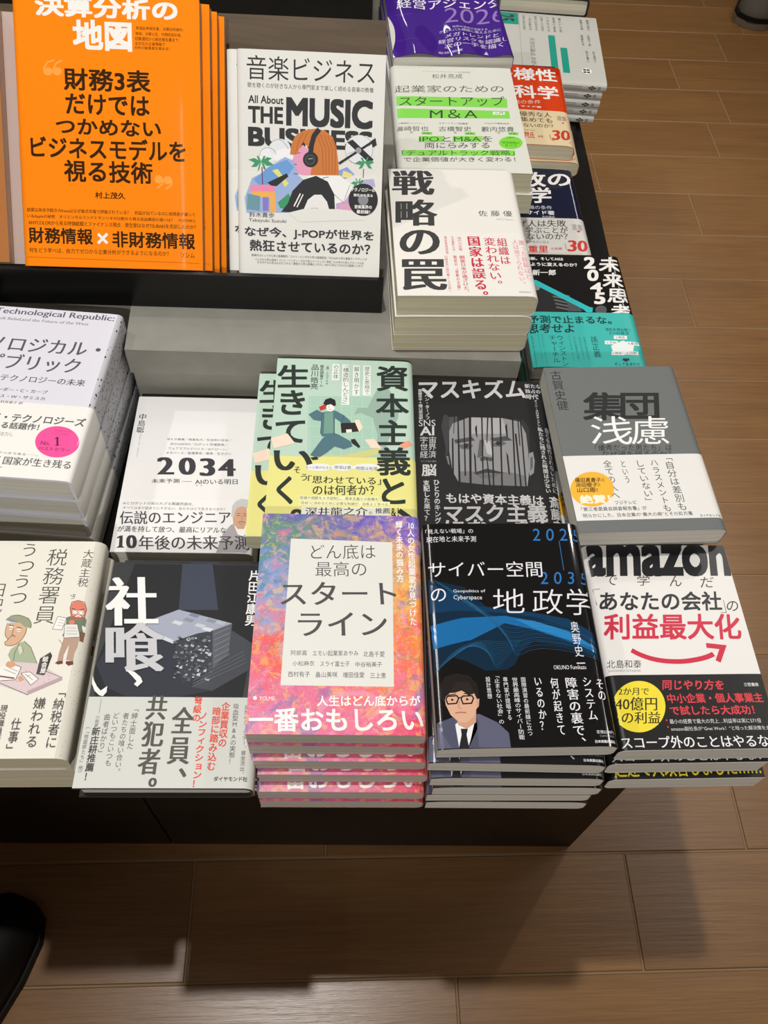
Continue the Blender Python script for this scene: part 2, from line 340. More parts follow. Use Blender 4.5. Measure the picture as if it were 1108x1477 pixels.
('q','5つの技法',89.6,122.9,21.6,-0.4,-0.9,5.0,90,'r'),
('p',[101.9,136.3,112.8,143.4,108.9,155.3,88.5,156.6,87.5,144.4],92),
('p',[93.4,129.1,107.5,129.3,106.8,134.7,92.4,134.5],92),
('p',[82.2,137.0,96.2,137.1,95.6,142.4,81.3,142.3],92),
('p',[105.7,137.8,119.7,137.9,119.0,143.3,104.7,143.1],92),
('p',[86.8,152.7,100.7,152.8,100.0,158.1,85.9,157.9],92),
('p',[101.8,151.9,115.7,152.1,115.0,157.3,100.8,157.2],92),
('t','2.構造',94.9,130.0,104.9,133.4,93,'r'),
('t','3.予測',83.7,138.0,93.6,141.4,93,'r'),
('q','4.着想',106.9,138.7,10.9,-0.3,-0.8,3.9,93,'r'),
('t','1.歴史',88.0,153.3,97.7,156.6,93,'r'),
('q','5.洞察',102.9,152.8,11.1,-0.2,-0.7,3.9,93,'r'),
('p',[97.1,162.6,103.7,162.5,103.4,164.2,104.8,164.2,99.5,167.5,95.6,164.4,96.8,164.4],89),
('q','そして生まれた',87.2,168.6,27.3,-0.5,-0.8,4.3,90,'r')],
'tech':[
('t','Technological Republic:',15.9,2.2,128.8,11.5,94,'m'),
('t','Soft Belief,and the Future of the West',19.7,13.9,106.6,18.1,95,'m'),
('t','テクノロジカル・',-15.5,38.6,125.2,56.4,94,'m'),
('t','リパブリック',10.0,59.8,111.6,78.7,94,'m'),
('t','国力、テクノロジーの未来',19.5,85.1,121.2,92.9,94,'m'),
('t','アレクサンダー・C・カープ',25.9,100.7,91.2,105.0,94,'m'),
('t','ニコラス・W・ザミスカ',35.9,108.7,90.8,112.4,94,'m'),
('t','村井章子 訳',53.6,115.9,73.3,118.9,94,'m'),
('t','パランティア・テクノロジーズ',4.1,129.4,132.1,138.8,96,'b'),
('t','創業者による話題作！',23.1,139.3,94.6,146.7,96,'b'),
('t','世界が注力し',51.4,150.5,75.1,154.7,97,'r'),
('e',113.8,156.9,18.3,-1.7,4.3,16.7,98),
('t','アマゾン',108.1,144.0,122.9,146.4,99,'r'),
('t','ランキング第',106.6,147.9,120.0,149.3,99,'r'),
('t','No.',100.5,157.2,108.4,161.4,100,'m'),
('p',[112.0,152.2,113.6,151.7,115.8,160.3,117.1,161.0,112.7,161.4,114.1,160.1,112.4,153.7,111.1,154.5,111.0,153.8],101),
('t','ベストセラー',100.0,163.3,126.7,167.0,102,'m'),
('t','国家とは守るべきすべきである──。',35.3,171.3,101.8,173.9,103,'r'),
('t','まもなく国家が生き残る',42.5,176.1,131.4,184.5,104,'m'),
('t','日本経済新聞出版',51.6,186.8,75.9,188.2,97,'r')],
'nisen':[
('v','中島聡',3.4,22.7,11.1,47.0,105,'m'),
('v','NAKAJIMA SATOSHI',7.6,48.4,9.4,77.3,106,'r'),
('t','消える職業／格差拡大／社会制の変容／',34.4,52.9,98.0,55.7,105,'r'),
('t','次のGAFAM／ロボット市場競争／',38.4,58.4,94.9,61.8,105,'r'),
('t','ウェアラブルデバイス／AIドローン／',37.6,64.0,96.1,67.5,105,'r'),
('t','メタバース／医療革命／戦争／生きがい',35.9,69.4,98.7,72.8,105,'r'),
('q','2',27.8,76.9,16.4,-0.4,2.7,20.6,107,'D'),
('q','0',48.6,76.9,16.4,-0.4,2.4,20.5,107,'D'),
('q','3',68.8,77.2,15.0,-0.4,2.2,21.2,107,'D'),
('q','4',86.6,77.8,16.9,-0.4,1.9,20.5,107,'D'),
('q','未来予測',26.2,102.6,26.1,-0.6,0.7,4.9,105,'m'),
('l',[55.0,104.9,64.6,105.0],0.4,105),
('q','AIのいる明日',67.2,102.3,40.1,-0.9,0.6,6.0,105,'m'),
('e',69.6,109.3,0.6,0.0,0.1,0.5,105),
('e',73.9,109.4,0.5,0.0,0.0,0.5,105),
('t','AIとロボットの知られざる職業的進化、',3.5,129.3,68.8,132.7,105,'r'),
('t','すべてはまだ始まりにすぎない、私たちはどう生きるべきか？',4.4,134.7,98.7,137.8,105,'r'),
('p',[94.7,183.6,98.9,163.2,105.0,154.0,110.2,150.6,120.6,161.1,125.0,183.1],108),
('p',[108.4,154.0,112.6,163.7,117.5,165.6,120.6,161.1,116.6,153.8],109),
('p',[105.1,137.4,107.6,152.3,112.1,158.0,117.6,157.9,119.8,150.5,118.4,132.0,110.6,130.5],110),
('p',[104.8,144.1,104.9,132.3,107.6,127.1,112.9,124.0,119.3,125.2,120.0,134.5,113.6,132.5,109.3,134.8,107.6,140.7,107.4,145.7],111),
('l',[109.8,141.0,113.1,140.6],0.5,112),
('l',[115.6,140.9,118.4,140.5],0.5,112),
('l',[110.5,143.1,113.0,143.1],0.6,113),
('l',[116.1,143.0,118.3,143.0],0.6,113),
('l',[114.1,143.1,115.6,147.2,114.3,148.2],0.4,114),
('l',[112.0,150.6,114.9,149.6,118.2,150.5],0.9,115),
('l',[113.1,152.6,116.8,152.5],0.5,116),
('l',[112.6,155.5,117.5,155.8],0.8,117),
('q','伝説のエンジニア',2.2,140.1,101.5,-2.0,2.2,14.5,105,'m'),
('t','が満を持して放つ、最高にリアルな',3.2,156.2,101.7,162.7,105,'m'),
('p',[6.6,166.9,9.0,166.6,10.4,177.7,12.5,179.6,5.1,179.7,7.2,177.8,6.4,169.2,4.4,169.9,4.2,168.6],118),
('q','0',11.9,166.4,9.7,-0.2,2.1,13.8,118,'D'),
('q','年後の未来予測',23.4,166.6,98.9,-1.8,2.1,15.0,105,'m')],
'zei':[
('v','税務署員',84.7,7.7,101.3,78.2,119,'t'),
('v','うつうつ',61.6,2.8,74.9,59.8,119,'t'),
('v','日記',45.1,41.7,57.6,68.3,119,'t'),
('v','大蔵主税',113.8,8.2,122.3,44.2,119,'r'),
('l',[109.9,51.9,112.6,54.0,114.5,51.5,111.4,51.2,114.3,54.7,111.0,55.5],0.4,120),
('p',[110.5,72.5,113.3,71.3,125.0,72.0,129.6,79.4,131.1,85.4,126.6,82.0,126.2,88.8,113.7,90.8,109.9,88.8,111.4,83.7],121),
('p',[111.5,90.8,123.7,89.8,123.4,98.8,122.0,103.8,122.1,110.4,116.6,109.7,116.8,102.2,116.7,96.3,114.1,105.5,114.4,110.4,109.9,110.1,110.1,103.8],122),
('p',[108.6,112.3,110.5,110.4,114.2,110.4,114.8,112.8,111.1,113.6],123),
('p',[116.8,110.7,122.1,110.4,122.9,113.3,119.4,114.6,116.9,112.8],123),
('p',[103.4,71.7,110.6,73.0,108.7,83.7,101.2,82.9],124),
('l',[103.4,71.7,110.6,73.0,108.7,83.7,101.2,82.9,103.4,71.7],0.35,125),
('l',[104.7,74.3,109.4,75.1],0.25,125),
('l',[104.4,76.9,109.1,77.7],0.25,125),
('l',[104.1,79.4,108.8,80.3],0.25,125),
('p',[110.0,78.6,120.2,78.5,123.7,89.8,111.5,90.8],126),
('l',[110.0,78.6,120.2,78.5,123.7,89.8,111.5,90.8,110.0,78.6],0.35,125),
('l',[112.2,82.0,119.8,82.0],0.25,125),
('l',[112.6,84.5,120.7,84.5],0.25,125),
('l',[113.1,87.1,121.4,87.1],0.25,125),
('p',[123.8,85.0,130.7,86.2,130.9,93.8,124.2,93.0],127),
('l',[123.8,85.0,130.7,86.2,130.9,93.8,124.2,93.0,123.8,85.0],0.35,125),
('p',[123.9,79.4,130.0,82.0,131.2,85.7,127.3,86.2,124.5,82.8],128),
('e',118.4,65.0,6.6,0.0,1.4,8.0,129),
('p',[112.0,66.4,114.5,71.6,119.9,73.7,124.1,71.6,125.0,66.4,124.9,71.6,120.1,75.1,114.0,72.7],130),
('l',[111.7,63.8,112.2,58.5,117.0,56.9,122.4,58.4,125.0,64.6,124.3,71.6,119.9,73.7,115.0,72.0,111.7,63.8],0.35,125),
('e',116.3,67.8,2.3,0.0,0.3,2.1,131),
('e',121.2,68.1,2.4,0.0,0.4,2.1,131),
('l',[114.1,67.8,116.0,66.1,118.6,67.8,116.6,69.9,114.1,67.8],0.3,125),
('l',[119.1,68.1,120.9,66.4,123.4,68.1,121.6,70.2,119.1,68.1],0.3,125),
('l',[113.2,64.3,117.4,65.7],0.6,125),
('l',[119.6,65.7,123.1,64.6],0.6,125),
('l',[117.6,72.0,119.3,70.6,121.9,72.0],0.8,131),
('e',115.4,76.8,2.4,0.0,0.3,2.1,129),
('l',[107.9,92.2,111.7,96.3],0.3,125),
('p',[77.8,95.5,81.1,93.5,87.4,98.9,94.5,112.0,95.4,115.2,75.3,112.0,70.9,105.5,72.1,100.5],132),
('l',[81.1,93.5,87.4,98.9,94.5,112.0,95.5,115.6],0.35,125),
('l',[77.8,95.5,75.8,103.8,76.4,110.4],0.35,125),
('p',[77.3,98.9,79.9,97.2,81.8,102.2,80.1,105.5],133),
('l',[79.9,97.2,82.3,103.0],0.3,125),
('p',[64.7,77.8,73.9,76.9,80.8,82.0,80.3,89.7,77.8,95.5,72.3,98.0,66.9,97.2,65.8,94.2,68.9,92.5,65.1,88.8,64.4,82.1],134),
('l',[64.7,77.8,64.4,82.1,65.0,88.8,68.9,92.5,65.8,94.2,67.5,97.5,73.7,97.5,78.8,93.0,80.9,87.1,80.8,82.0],0.35,125),
('p',[62.9,74.9,66.6,70.9,72.6,70.3,80.8,73.4,84.0,78.6,83.8,82.0,80.1,81.2,73.9,76.9,66.9,76.1],135),
('p',[62.9,74.9,66.5,73.8,69.8,75.2,73.9,76.9,67.8,76.6],136),
('l',[62.9,74.9,66.6,70.9,72.6,70.3,80.8,73.4,84.0,78.6,83.8,82.0],0.35,125),
('e',68.4,82.0,1.8,0.0,0.3,1.7,124),
('e',75.1,84.1,1.8,0.0,0.3,1.5,124),
('l',[66.5,82.1,69.9,82.4],0.5,125),
('l',[73.6,84.1,76.7,84.4],0.5,125),
('l',[66.1,79.5,70.0,80.0],0.6,125),
('l',[73.0,81.2,76.9,82.4],0.6,125),
('l',[68.1,92.2,70.4,88.8,73.6,89.7],0.4,125),
('l',[70.5,82.0,70.5,88.0,72.6,88.5],0.35,125),
('p',[62.3,120.0,75.1,111.2,96.1,112.8,116.3,124.6,92.4,138.4,64.1,128.0],137),
('l',[96.9,116.9,116.3,124.6,92.4,138.4,67.0,127.7],0.4,125),
('p',[91.9,135.6,116.2,123.6,116.7,126.5,92.8,138.7],138),
('l',[76.3,116.8,77.3,117.3],0.3,139),
('l',[84.2,121.5,85.2,122.0],0.3,139),
('l',[92.0,126.1,93.0,126.6],0.3,139),
('l',[97.3,118.0,98.3,118.5],0.3,139),
('l',[105.1,122.7,106.1,123.1],0.3,139),
('l',[82.2,127.2,83.1,127.7],0.3,139),
('l',[87.4,119.1,88.3,119.6],0.3,139),
('l',[95.2,123.8,96.2,124.2],0.3,139),
('l',[103.0,128.4,103.9,128.9],0.3,139),
('l',[77.5,120.2,78.4,120.7],0.3,139),
('l',[85.3,124.9,86.3,125.3],0.3,139),
('l',[93.1,129.5,94.1,130.0],0.3,139),
('l',[98.4,121.4,99.4,121.9],0.3,139),
('l',[106.2,126.0,107.2,126.5],0.3,139),
('l',[80.6,117.8,81.6,118.3],0.3,139),
('l',[88.5,122.5,89.5,123.0],0.3,139),
('p',[63.8,120.0,72.2,111.2,83.5,116.0,81.3,126.4,69.8,127.2],140),
('l',[72.2,111.2,83.5,116.0,81.3,126.4,69.8,127.2],0.4,125),
('l',[71.5,114.9,81.2,119.3],0.3,125),
('l',[70.6,117.6,80.8,121.7],0.3,125),
('e',74.9,113.6,3.8,0.0,0.5,2.6,141),
('l',[67.4,123.2,80.3,125.2],1.2,142),
('p',[84.5,120.9,90.9,119.8,98.6,125.7,93.8,130.9],140),
('l',[84.5,120.9,90.9,119.8,98.6,125.7,93.8,130.9,84.5,120.9],0.35,125),
('l',[87.6,121.7,94.4,126.5],0.3,125),
('l',[89.4,123.6,91.9,122.5],0.3,125),
('p',[82.6,124.5,85.2,122.9,87.8,126.5,84.5,128.0],141),
('p',[96.5,108.7,103.5,103.2,105.3,106.3,101.7,122.7,96.1,121.7],143),
('p',[103.5,103.2,105.3,106.3,103.0,121.7,101.7,122.7],144),
('v','総会屋',98.6,106.8,103.0,121.1,145,'b'),
('v','「納税者に',113.6,137.5,121.7,180.1,119,'r'),
('v','嫌われる',98.9,140.9,107.9,179.5,119,'r'),
('v','仕事」',85.4,157.1,92.7,180.4,119,'r'),
('v','現役職員が',74.9,147.0,80.2,175.2,119,'r')],
'shagui':[
('p',[17.6,1.6,124.2,1.8,126.1,31.5,117.5,119.6,4.2,120.4,-2.8,96.4],146),
('p',[57.6,1.0,82.8,0.6,91.7,44.2,59.6,44.6],147),
('p',[1.0,93.2,6.2,80.3,30.3,73.5,74.4,68.1,124.6,75.9,123.0,95.3,93.8,114.4,65.6,120.0,29.8,120.2,11.3,111.9],148),
('p',[104.7,62.8,124.6,75.9,123.0,95.3,93.8,114.4,77.6,111.4,92.0,95.6],149),
('p',[33.8,56.0,59.5,44.3,104.2,56.4,88.9,63.0,77.1,65.6,59.9,72.4,39.3,63.5],150),
('p',[33.8,56.0,39.3,63.5,59.9,72.4,58.7,74.9,39.8,67.2],151),
('p',[104.2,56.4,103.4,82.6,92.0,95.6,88.9,63.0],152),
('p',[88.9,63.0,92.0,95.6,70.0,108.4,63.4,89.5,59.9,72.4,77.1,65.6],153),
('p',[57.7,54.0,64.9,56.0,62.2,58.7,55.2,56.4],154),
('p',[66.5,51.4,73.7,53.3,70.9,56.1,64.0,53.8],155),
('p',[76.1,56.4,83.3,58.3,80.5,61.0,73.6,58.8],156),
('p',[84.8,52.0,92.0,54.0,89.2,56.7,82.3,54.4],155),
('p',[82.5,59.7,89.6,61.6,86.9,64.3,80.0,62.0],157),
('p',[70.5,47.1,77.8,49.0,75.0,51.8,68.1,49.5],158),
('p',[92.5,53.6,99.7,55.6,96.9,58.3,90.0,56.0],159),
('l',[90.7,66.3,102.2,60.3],0.5,160),
('l',[91.2,71.3,102.6,65.0],0.5,160),
('l',[91.6,76.2,103.0,69.6],0.5,160),
('l',[92.1,81.1,103.4,74.3],0.5,160),
('l',[92.6,86.0,103.8,78.9],0.5,160),
('l',[93.0,90.8,104.2,83.4],0.5,160),
('l',[77.6,111.4,118.2,90.6],0.4,161),
('l',[77.8,108.9,117.3,87.3],0.4,161),
('l',[77.9,106.4,116.5,84.1],0.4,161),
('l',[78.1,103.9,115.6,80.9],0.4,161),
('p',[79.5,95.8,82.1,96.9,81.5,98.0,79.1,97.2],162),
('p',[79.5,88.0,82.2,88.7,81.6,90.3,79.1,89.4],163),
('p',[80.9,101.6,82.0,101.5,81.7,102.5,80.3,102.2],163),
('p',[69.7,72.1,71.2,72.6,70.8,73.3,69.2,72.8],164),
('p',[70.2,102.2,72.5,101.4,72.1,104.3,69.7,103.5],165),
('p',[64.8,91.4,65.8,90.1,65.7,92.4,64.3,92.0],165),
('p',[65.1,76.4,68.2,77.3,67.5,79.0,64.7,78.0],166),
('p',[68.1,75.7,70.9,76.0,70.3,78.1,67.7,77.2],163),
('p',[88.6,93.8,91.6,94.8,90.9,96.3,88.2,95.4],166),
('p',[60.4,83.9,63.2,83.3,62.7,86.4,60.0,85.5],166),
('p',[69.5,90.8,70.4,91.2,70.2,91.6,69.0,91.3],166),
('p',[61.5,81.7,63.1,82.2,62.7,83.0,61.0,82.5],163),
('p',[75.2,94.5,76.3,95.7,76.0,95.3,74.7,95.0],165),
('p',[87.7,81.5,89.4,81.6,89.0,83.0,87.2,82.5],164),
('p',[71.3,89.9,72.1,88.7,72.0,90.7,70.8,90.4],163),
('p',[80.3,103.5,81.4,102.9,81.2,104.5,79.8,104.1],164),
('p',[69.7,81.6,71.8,82.3,71.3,83.3,69.2,82.7],165),
('p',[78.7,97.2,80.2,96.7,80.0,98.6,78.2,98.1],164),
('p',[86.6,71.5,88.2,71.7,87.8,72.9,86.1,72.4],163),
('p',[71.9,102.5,73.9,102.0,73.5,104.2,71.5,103.6],166),
('p',[70.4,98.0,72.7,98.5,72.2,99.8,70.0,99.1],166),
('p',[88.4,74.1,89.5,75.4,89.1,75.0,87.8,74.7],167),
('p',[85.7,69.2,88.1,68.8,87.6,71.4,85.2,70.6],166),
('p',[73.3,84.0,74.4,85.1,74.1,84.9,72.8,84.6],165),
('p',[83.2,80.7,84.6,81.9,84.2,81.8,82.7,81.4],167),
('p',[88.7,91.6,91.1,90.6,90.7,93.8,88.2,93.0],164),
('p',[69.3,70.4,71.0,69.4,70.7,72.0,68.8,71.4],167),
('p',[87.1,104.2,88.9,104.2,88.5,105.8,86.6,105.2],162),
('p',[68.6,78.6,70.6,79.6,70.1,80.2,68.1,79.6],165),
('p',[73.3,104.8,76.2,105.1,75.5,107.2,72.9,106.3],164),
('p',[84.6,74.9,86.5,74.9,86.1,76.5,84.1,75.9],167),
('p',[85.2,81.7,87.8,82.4,87.2,83.9,84.8,83.1],162),
('p',[75.6,69.4,77.2,69.6,76.8,70.8,75.1,70.3],162),
('p',[68.4,86.5,70.9,86.9,70.4,88.6,68.0,87.8],166),
('p',[87.8,80.9,89.2,81.8,88.8,81.9,87.3,81.5],164),
('p',[75.3,77.6,77.6,77.5,77.1,79.6,74.8,78.9],167),
('p',[80.4,97.8,82.1,98.2,81.7,99.2,79.9,98.7],162),
('p',[87.5,83.4,90.2,82.5,89.7,85.8,87.1,84.9],162),
('p',[72.9,81.9,74.4,81.0,74.1,83.3,72.4,82.8],163),
('p',[65.4,81.9,68.0,81.3,67.6,84.2,65.0,83.4],165),
('p',[82.3,95.4,83.6,96.1,83.3,96.4,81.8,96.0],167),
('p',[77.1,102.9,78.6,103.0,78.3,104.2,76.6,103.7],162),
('p',[70.2,105.1,71.5,105.3,71.2,106.2,69.7,105.8],167),
('p',[78.2,76.4,80.6,76.7,80.1,78.4,77.8,77.7],165),
('p',[91.0,104.3,92.3,105.3,92.0,105.4,90.5,105.0],165),
('p',[68.2,75.1,69.3,73.9,69.2,76.2,67.7,75.8],164),
('p',[71.2,93.0,72.1,92.2,72.0,93.9,70.7,93.5],162),
('p',[84.9,68.0,86.6,67.4,86.3,69.6,84.4,69.0],164),
('p',[86.4,93.8,88.6,95.0,88.0,95.5,86.0,94.9],167),
('p',[76.6,71.7,78.6,71.3,78.3,73.5,76.2,72.8],167),
('p',[68.2,81.5,69.3,81.2,69.1,82.5,67.7,82.1],167),
('p',[78.6,82.0,79.8,82.3,79.5,83.1,78.1,82.7],167),
('p',[73.0,75.7,74.0,74.6,73.9,76.7,72.5,76.4],162),
('p',[58.4,72.4,60.5,72.7,60.1,74.2,58.0,73.6],163),
('p',[71.3,100.8,73.3,100.6,72.9,102.5,70.9,101.9],163),
('p',[74.6,86.2,77.0,85.9,76.5,88.2,74.2,87.5],163),
('p',[76.8,77.9,79.7,77.9,79.1,80.5,76.4,79.6],164),
('p',[62.7,103.3,64.3,104.4,63.9,104.6,62.2,104.1],163),
('p',[72.7,72.8,74.9,72.6,74.4,74.7,72.2,74.0],166),
('p',[59.7,73.5,61.4,73.4,61.1,75.0,59.2,74.4],167),
('p',[70.1,102.9,72.5,102.3,72.0,105.0,69.6,104.2],166),
('p',[85.9,95.0,87.4,95.0,87.1,96.3,85.4,95.8],164),
('p',[76.9,100.3,79.7,101.2,79.0,102.5,76.5,101.7],165),
('p',[81.8,79.4,83.8,79.0,83.4,81.2,81.4,80.5],166),
('p',[79.9,69.1,81.6,69.5,81.2,70.5,79.4,70.0],167),
('p',[61.9,68.4,64.0,68.8,63.5,70.2,61.4,69.5],165),
('p',[86.5,88.5,87.5,89.2,87.3,89.3,86.0,89.0],164),
('p',[78.5,93.9,81.3,94.2,80.7,96.3,78.0,95.4],164),
('p',[74.9,93.7,77.4,94.7,76.8,95.7,74.5,94.9],164),
('p',[83.0,70.5,85.7,71.0,85.1,72.9,82.6,72.0],164),
('p',[77.9,92.4,79.7,91.9,79.4,94.0,77.4,93.4],163),
('p',[74.5,88.8,76.3,88.3,76.0,90.4,74.0,89.8],163),
('p',[72.9,88.5,73.9,89.1,73.7,89.3,72.4,89.0],166),
('p',[85.4,97.6,87.6,96.4,87.2,99.5,85.0,98.8],162),
('p',[71.0,70.8,72.8,70.7,72.4,72.3,70.5,71.7],165),
('p',[84.0,76.3,86.3,77.5,85.7,78.3,83.5,77.6],162),
('p',[88.4,104.9,90.7,104.7,90.2,106.9,87.9,106.1],163),
('p',[77.8,83.7,79.1,84.0,78.8,84.8,77.3,84.4],165),
('p',[77.2,92.8,79.5,92.2,79.1,94.9,76.7,94.1],167),
('p',[78.1,95.8,80.7,94.9,80.2,98.1,77.7,97.3],164),
('p',[63.7,93.9,65.5,93.5,65.2,95.5,63.2,94.9],162),
('p',[69.3,70.3,71.6,69.4,71.2,72.4,68.9,71.6],162),
('p',[79.3,79.1,82.2,79.2,81.6,81.5,78.9,80.6],163),
('p',[68.1,88.9,69.6,89.5,69.3,90.1,67.6,89.7],167),
('p',[90.1,98.1,92.7,98.0,92.1,100.4,89.6,99.6],164),
('p',[66.4,94.9,68.5,93.8,68.2,96.8,65.9,96.1],162),
('p',[62.8,100.4,64.7,100.2,64.4,102.0,62.4,101.4],164),
('p',[86.0,86.1,87.6,86.9,87.2,87.5,85.5,87.0],165),
('p',[75.7,82.6,78.5,83.8,77.8,84.9,75.3,84.1],164),
('p',[79.2,76.5,80.4,77.8,80.1,77.5,78.6,77.2],162),
('p',[73.5,76.2,75.8,75.8,75.3,78.2,73.0,77.5],163),
('p',[70.5,102.7,72.9,103.5,72.4,104.7,70.1,104.0],164),
('p',[65.6,99.2,67.9,99.9,67.4,101.1,65.2,100.4],164),
('p',[88.0,81.7,89.1,83.0,88.8,82.5,87.5,82.2],163),
('p',[81.6,83.0,82.6,81.8,82.5,83.9,81.1,83.6],163),
('p',[65.9,86.7,68.8,87.0,68.1,89.1,65.5,88.2],166),
('p',[60.0,86.0,62.8,86.3,62.2,88.3,59.6,87.5],164),
('p',[69.5,85.6,70.9,86.0,70.6,86.7,69.0,86.3],165),
('p',[70.7,82.7,73.3,81.8,72.9,85.1,70.3,84.2],166),
('p',[64.8,98.7,67.3,99.1,66.7,100.8,64.4,100.0],165),
('p',[72.4,69.4,75.2,69.0,74.7,71.9,72.0,70.9],165),
('p',[81.1,93.3,83.1,94.4,82.6,94.9,80.6,94.3],165),
('p',[82.7,80.3,84.4,79.6,84.1,81.9,82.2,81.3],163),
('p',[62.1,95.0,64.2,95.3,63.8,96.7,61.7,96.1],167),
('p',[73.9,104.3,75.5,103.8,75.2,105.6,73.4,105.1],164),
('p',[69.0,70.7,72.0,70.6,71.4,73.3,68.6,72.4],163),
('p',[64.1,76.2,65.1,76.4,64.9,77.0,63.5,76.7],162),
('p',[87.1,68.2,88.2,69.0,87.9,69.1,86.6,68.8],164),
('p',[63.1,69.5,65.9,70.4,65.2,71.8,62.7,71.0],167),
('p',[68.8,71.8,69.9,72.8,69.6,72.7,68.2,72.3],164),
('p',[62.8,86.0,65.1,86.3,64.6,88.0,62.3,87.2],164),
('p',[70.0,70.5,71.4,70.2,71.2,71.7,69.5,71.3],166),
('p',[80.5,100.6,83.3,99.9,82.8,103.1,80.1,102.2],162),
('p',[74.8,83.3,76.6,82.2,76.4,85.0,74.3,84.4],166),
('p',[81.9,71.4,84.8,70.4,84.2,73.9,81.5,73.0],165),
('p',[84.4,76.2,85.3,76.3,85.1,77.0,83.8,76.7],164),
('p',[73.7,96.8,75.6,95.9,75.3,98.5,73.3,97.9],165),
('p',[86.4,79.6,88.3,80.5,87.8,81.2,85.9,80.7],163),
('p',[75.1,73.4,77.0,74.1,76.6,75.1,74.6,74.4],166),
('p',[83.6,79.9,84.7,78.8,84.6,80.9,83.1,80.5],163),
('p',[81.9,97.9,84.8,98.3,84.1,100.3,81.5,99.4],166),
('p',[62.9,94.4,63.8,93.7,63.6,95.3,62.3,95.0],166),
('p',[87.6,101.0,88.7,101.6,88.4,101.8,87.1,101.5],164),
('p',[82.6,88.9,85.4,89.3,84.7,91.3,82.1,90.4],163),
('p',[76.9,84.8,79.5,85.1,78.9,87.0,76.4,86.2],165),
('p',[82.4,94.3,83.9,95.1,83.6,95.5,81.9,95.1],164),
('p',[76.0,80.3,77.4,79.3,77.2,81.6,75.5,81.1],164),
('p',[79.3,78.9,80.4,79.6,80.1,79.8,78.7,79.5],167),
('p',[59.3,72.9,62.3,73.7,61.6,75.5,58.9,74.5],164),
('p',[87.2,103.3,89.3,102.6,88.9,105.1,86.7,104.4],164),
('q','社',-4.5,15.2,42.6,-0.6,7.3,44.7,168,'M'),
('q','喰',2.4,57.2,46.5,-0.5,7.0,42.6,169,'M'),
('p',[-1.5,102.4,1.6,106.7,5.0,112.0,8.3,115.3,12.7,111.6,13.0,116.5,10.7,119.9,7.7,119.0,3.6,115.4,0.6,109.5],168),
('p',[25.1,98.1,31.8,99.6,37.2,103.9,39.3,108.0,35.8,112.0,32.9,109.9,34.6,107.4,30.4,103.1],168),
('v','片田江康男',114.5,6.9,124.3,58.8,168,'b'),
('v','共犯者。',44.6,118.8,61.0,188.9,170,'M'),
('v','全員、',65.3,128.0,82.1,181.8,170,'M'),
('v','企業買収の',101.9,123.8,108.5,158.9,171,'b'),
('v','暗部に踏み込む',95.4,127.8,101.9,176.7,171,'b'),
('v','弩級の',80.7,119.4,86.9,139.4,171,'b'),
('v','ノンフィクション！',86.0,132.4,92.0,189.1,171,'b'),
('v','突然のクーデター、資金流出、',119.7,126.2,123.3,178.9,143,'r'),
('v','吸血型M&Aの実態！',111.0,125.3,115.4,171.7,143,'r'),
('v','「紳士面した',34.7,130.3,39.4,160.9,170,'r'),
('v','者たちの喰い合い。',28.2,132.8,32.8,177.2,170,'r'),
('v','どいつもこいつも',20.8,132.8,25.5,173.6,170,'r'),
('v','曲者ばかり」',14.2,133.7,18.9,163.2,170,'r'),
('l',[9.7,121.9,10.0,133.1],0.3,172),
('v','小説家',8.1,134.9,11.0,144.2,173,'r'),
('v','新庄耕推薦！',6.9,144.2,13.2,184.1,143,'b'),
('v','（『地面師たち』他）',1.9,144.3,5.1,178.2,173,'r'),
('t','ダイヤモンド社',101.3,181.2,125.9,184.8,143,'b')],
'shihon':[
('p',[31.5,47.1,96.1,46.1,96.8,116.4,33.6,116.7],174),
('l',[33.2,49.1,35.3,117.3],0.3,175),
('l',[42.9,48.8,44.5,117.0],0.3,175),
('l',[52.6,48.5,53.8,116.7],0.3,175),
('l',[62.3,48.1,63.1,116.4],0.3,175),
('l',[72.1,47.8,72.4,116.1],0.3,175),
('l',[81.9,47.4,81.7,115.9],0.3,175),
('l',[91.7,47.1,91.0,115.6],0.3,175),
('l',[32.0,59.5,96.1,58.5],0.3,175),
('l',[32.5,71.6,96.0,70.7],0.3,175),
('l',[33.0,83.6,96.0,82.7],0.3,175),
('l',[33.5,95.3,95.9,94.5],0.3,175),
('l',[33.9,106.9,95.9,106.1],0.3,175),
('p',[94.5,39.0,104.1,33.0,116.6,52.4,114.7,70.9,106.6,94.9,100.4,114.4,94.4,114.5,95.9,91.4,91.3,71.7,80.4,66.0,74.2,68.2,77.3,60.0,86.7,59.6],176),
('p',[43.3,116.1,65.8,115.4,94.4,106.9,100.5,104.8,95.9,114.5,59.9,123.1,42.0,122.1],177),
('p',[82.6,6.7,89.4,6.9,89.5,44.7,81.9,44.9],178),
('v','歴史と思想で',83.6,8.5,88.5,43.0,179,'r'),
('p',[72.7,6.7,79.0,6.9,79.3,45.4,72.2,45.7],178),
('v','解き明かす',73.7,8.4,78.4,43.8,179,'r'),
('p',[62.2,6.2,68.8,6.4,69.6,57.0,62.2,57.2],178),
('v','「構造的しんどさ」',63.2,7.9,68.6,55.3,179,'r'),
('p',[52.9,5.7,59.4,5.9,59.8,26.7,52.5,27.0],178),
('v','の正体',53.9,7.4,58.8,25.0,179,'r'),
('v','（株）COTEN',46.8,8.6,49.6,32.2,179,'r'),
('v','歴史調査チーム',41.1,7.9,44.7,35.1,179,'r'),
('v','品川皓亮',32.6,7.4,39.9,38.8,179,'r'),
('q','資',95.1,6.7,29.8,-1.1,-0.1,32.3,179,'b'),
('q','本',94.2,42.0,30.9,-1.1,-0.1,28.8,179,'b'),
('q','主',95.7,73.9,28.6,-0.9,-0.1,29.5,179,'b'),
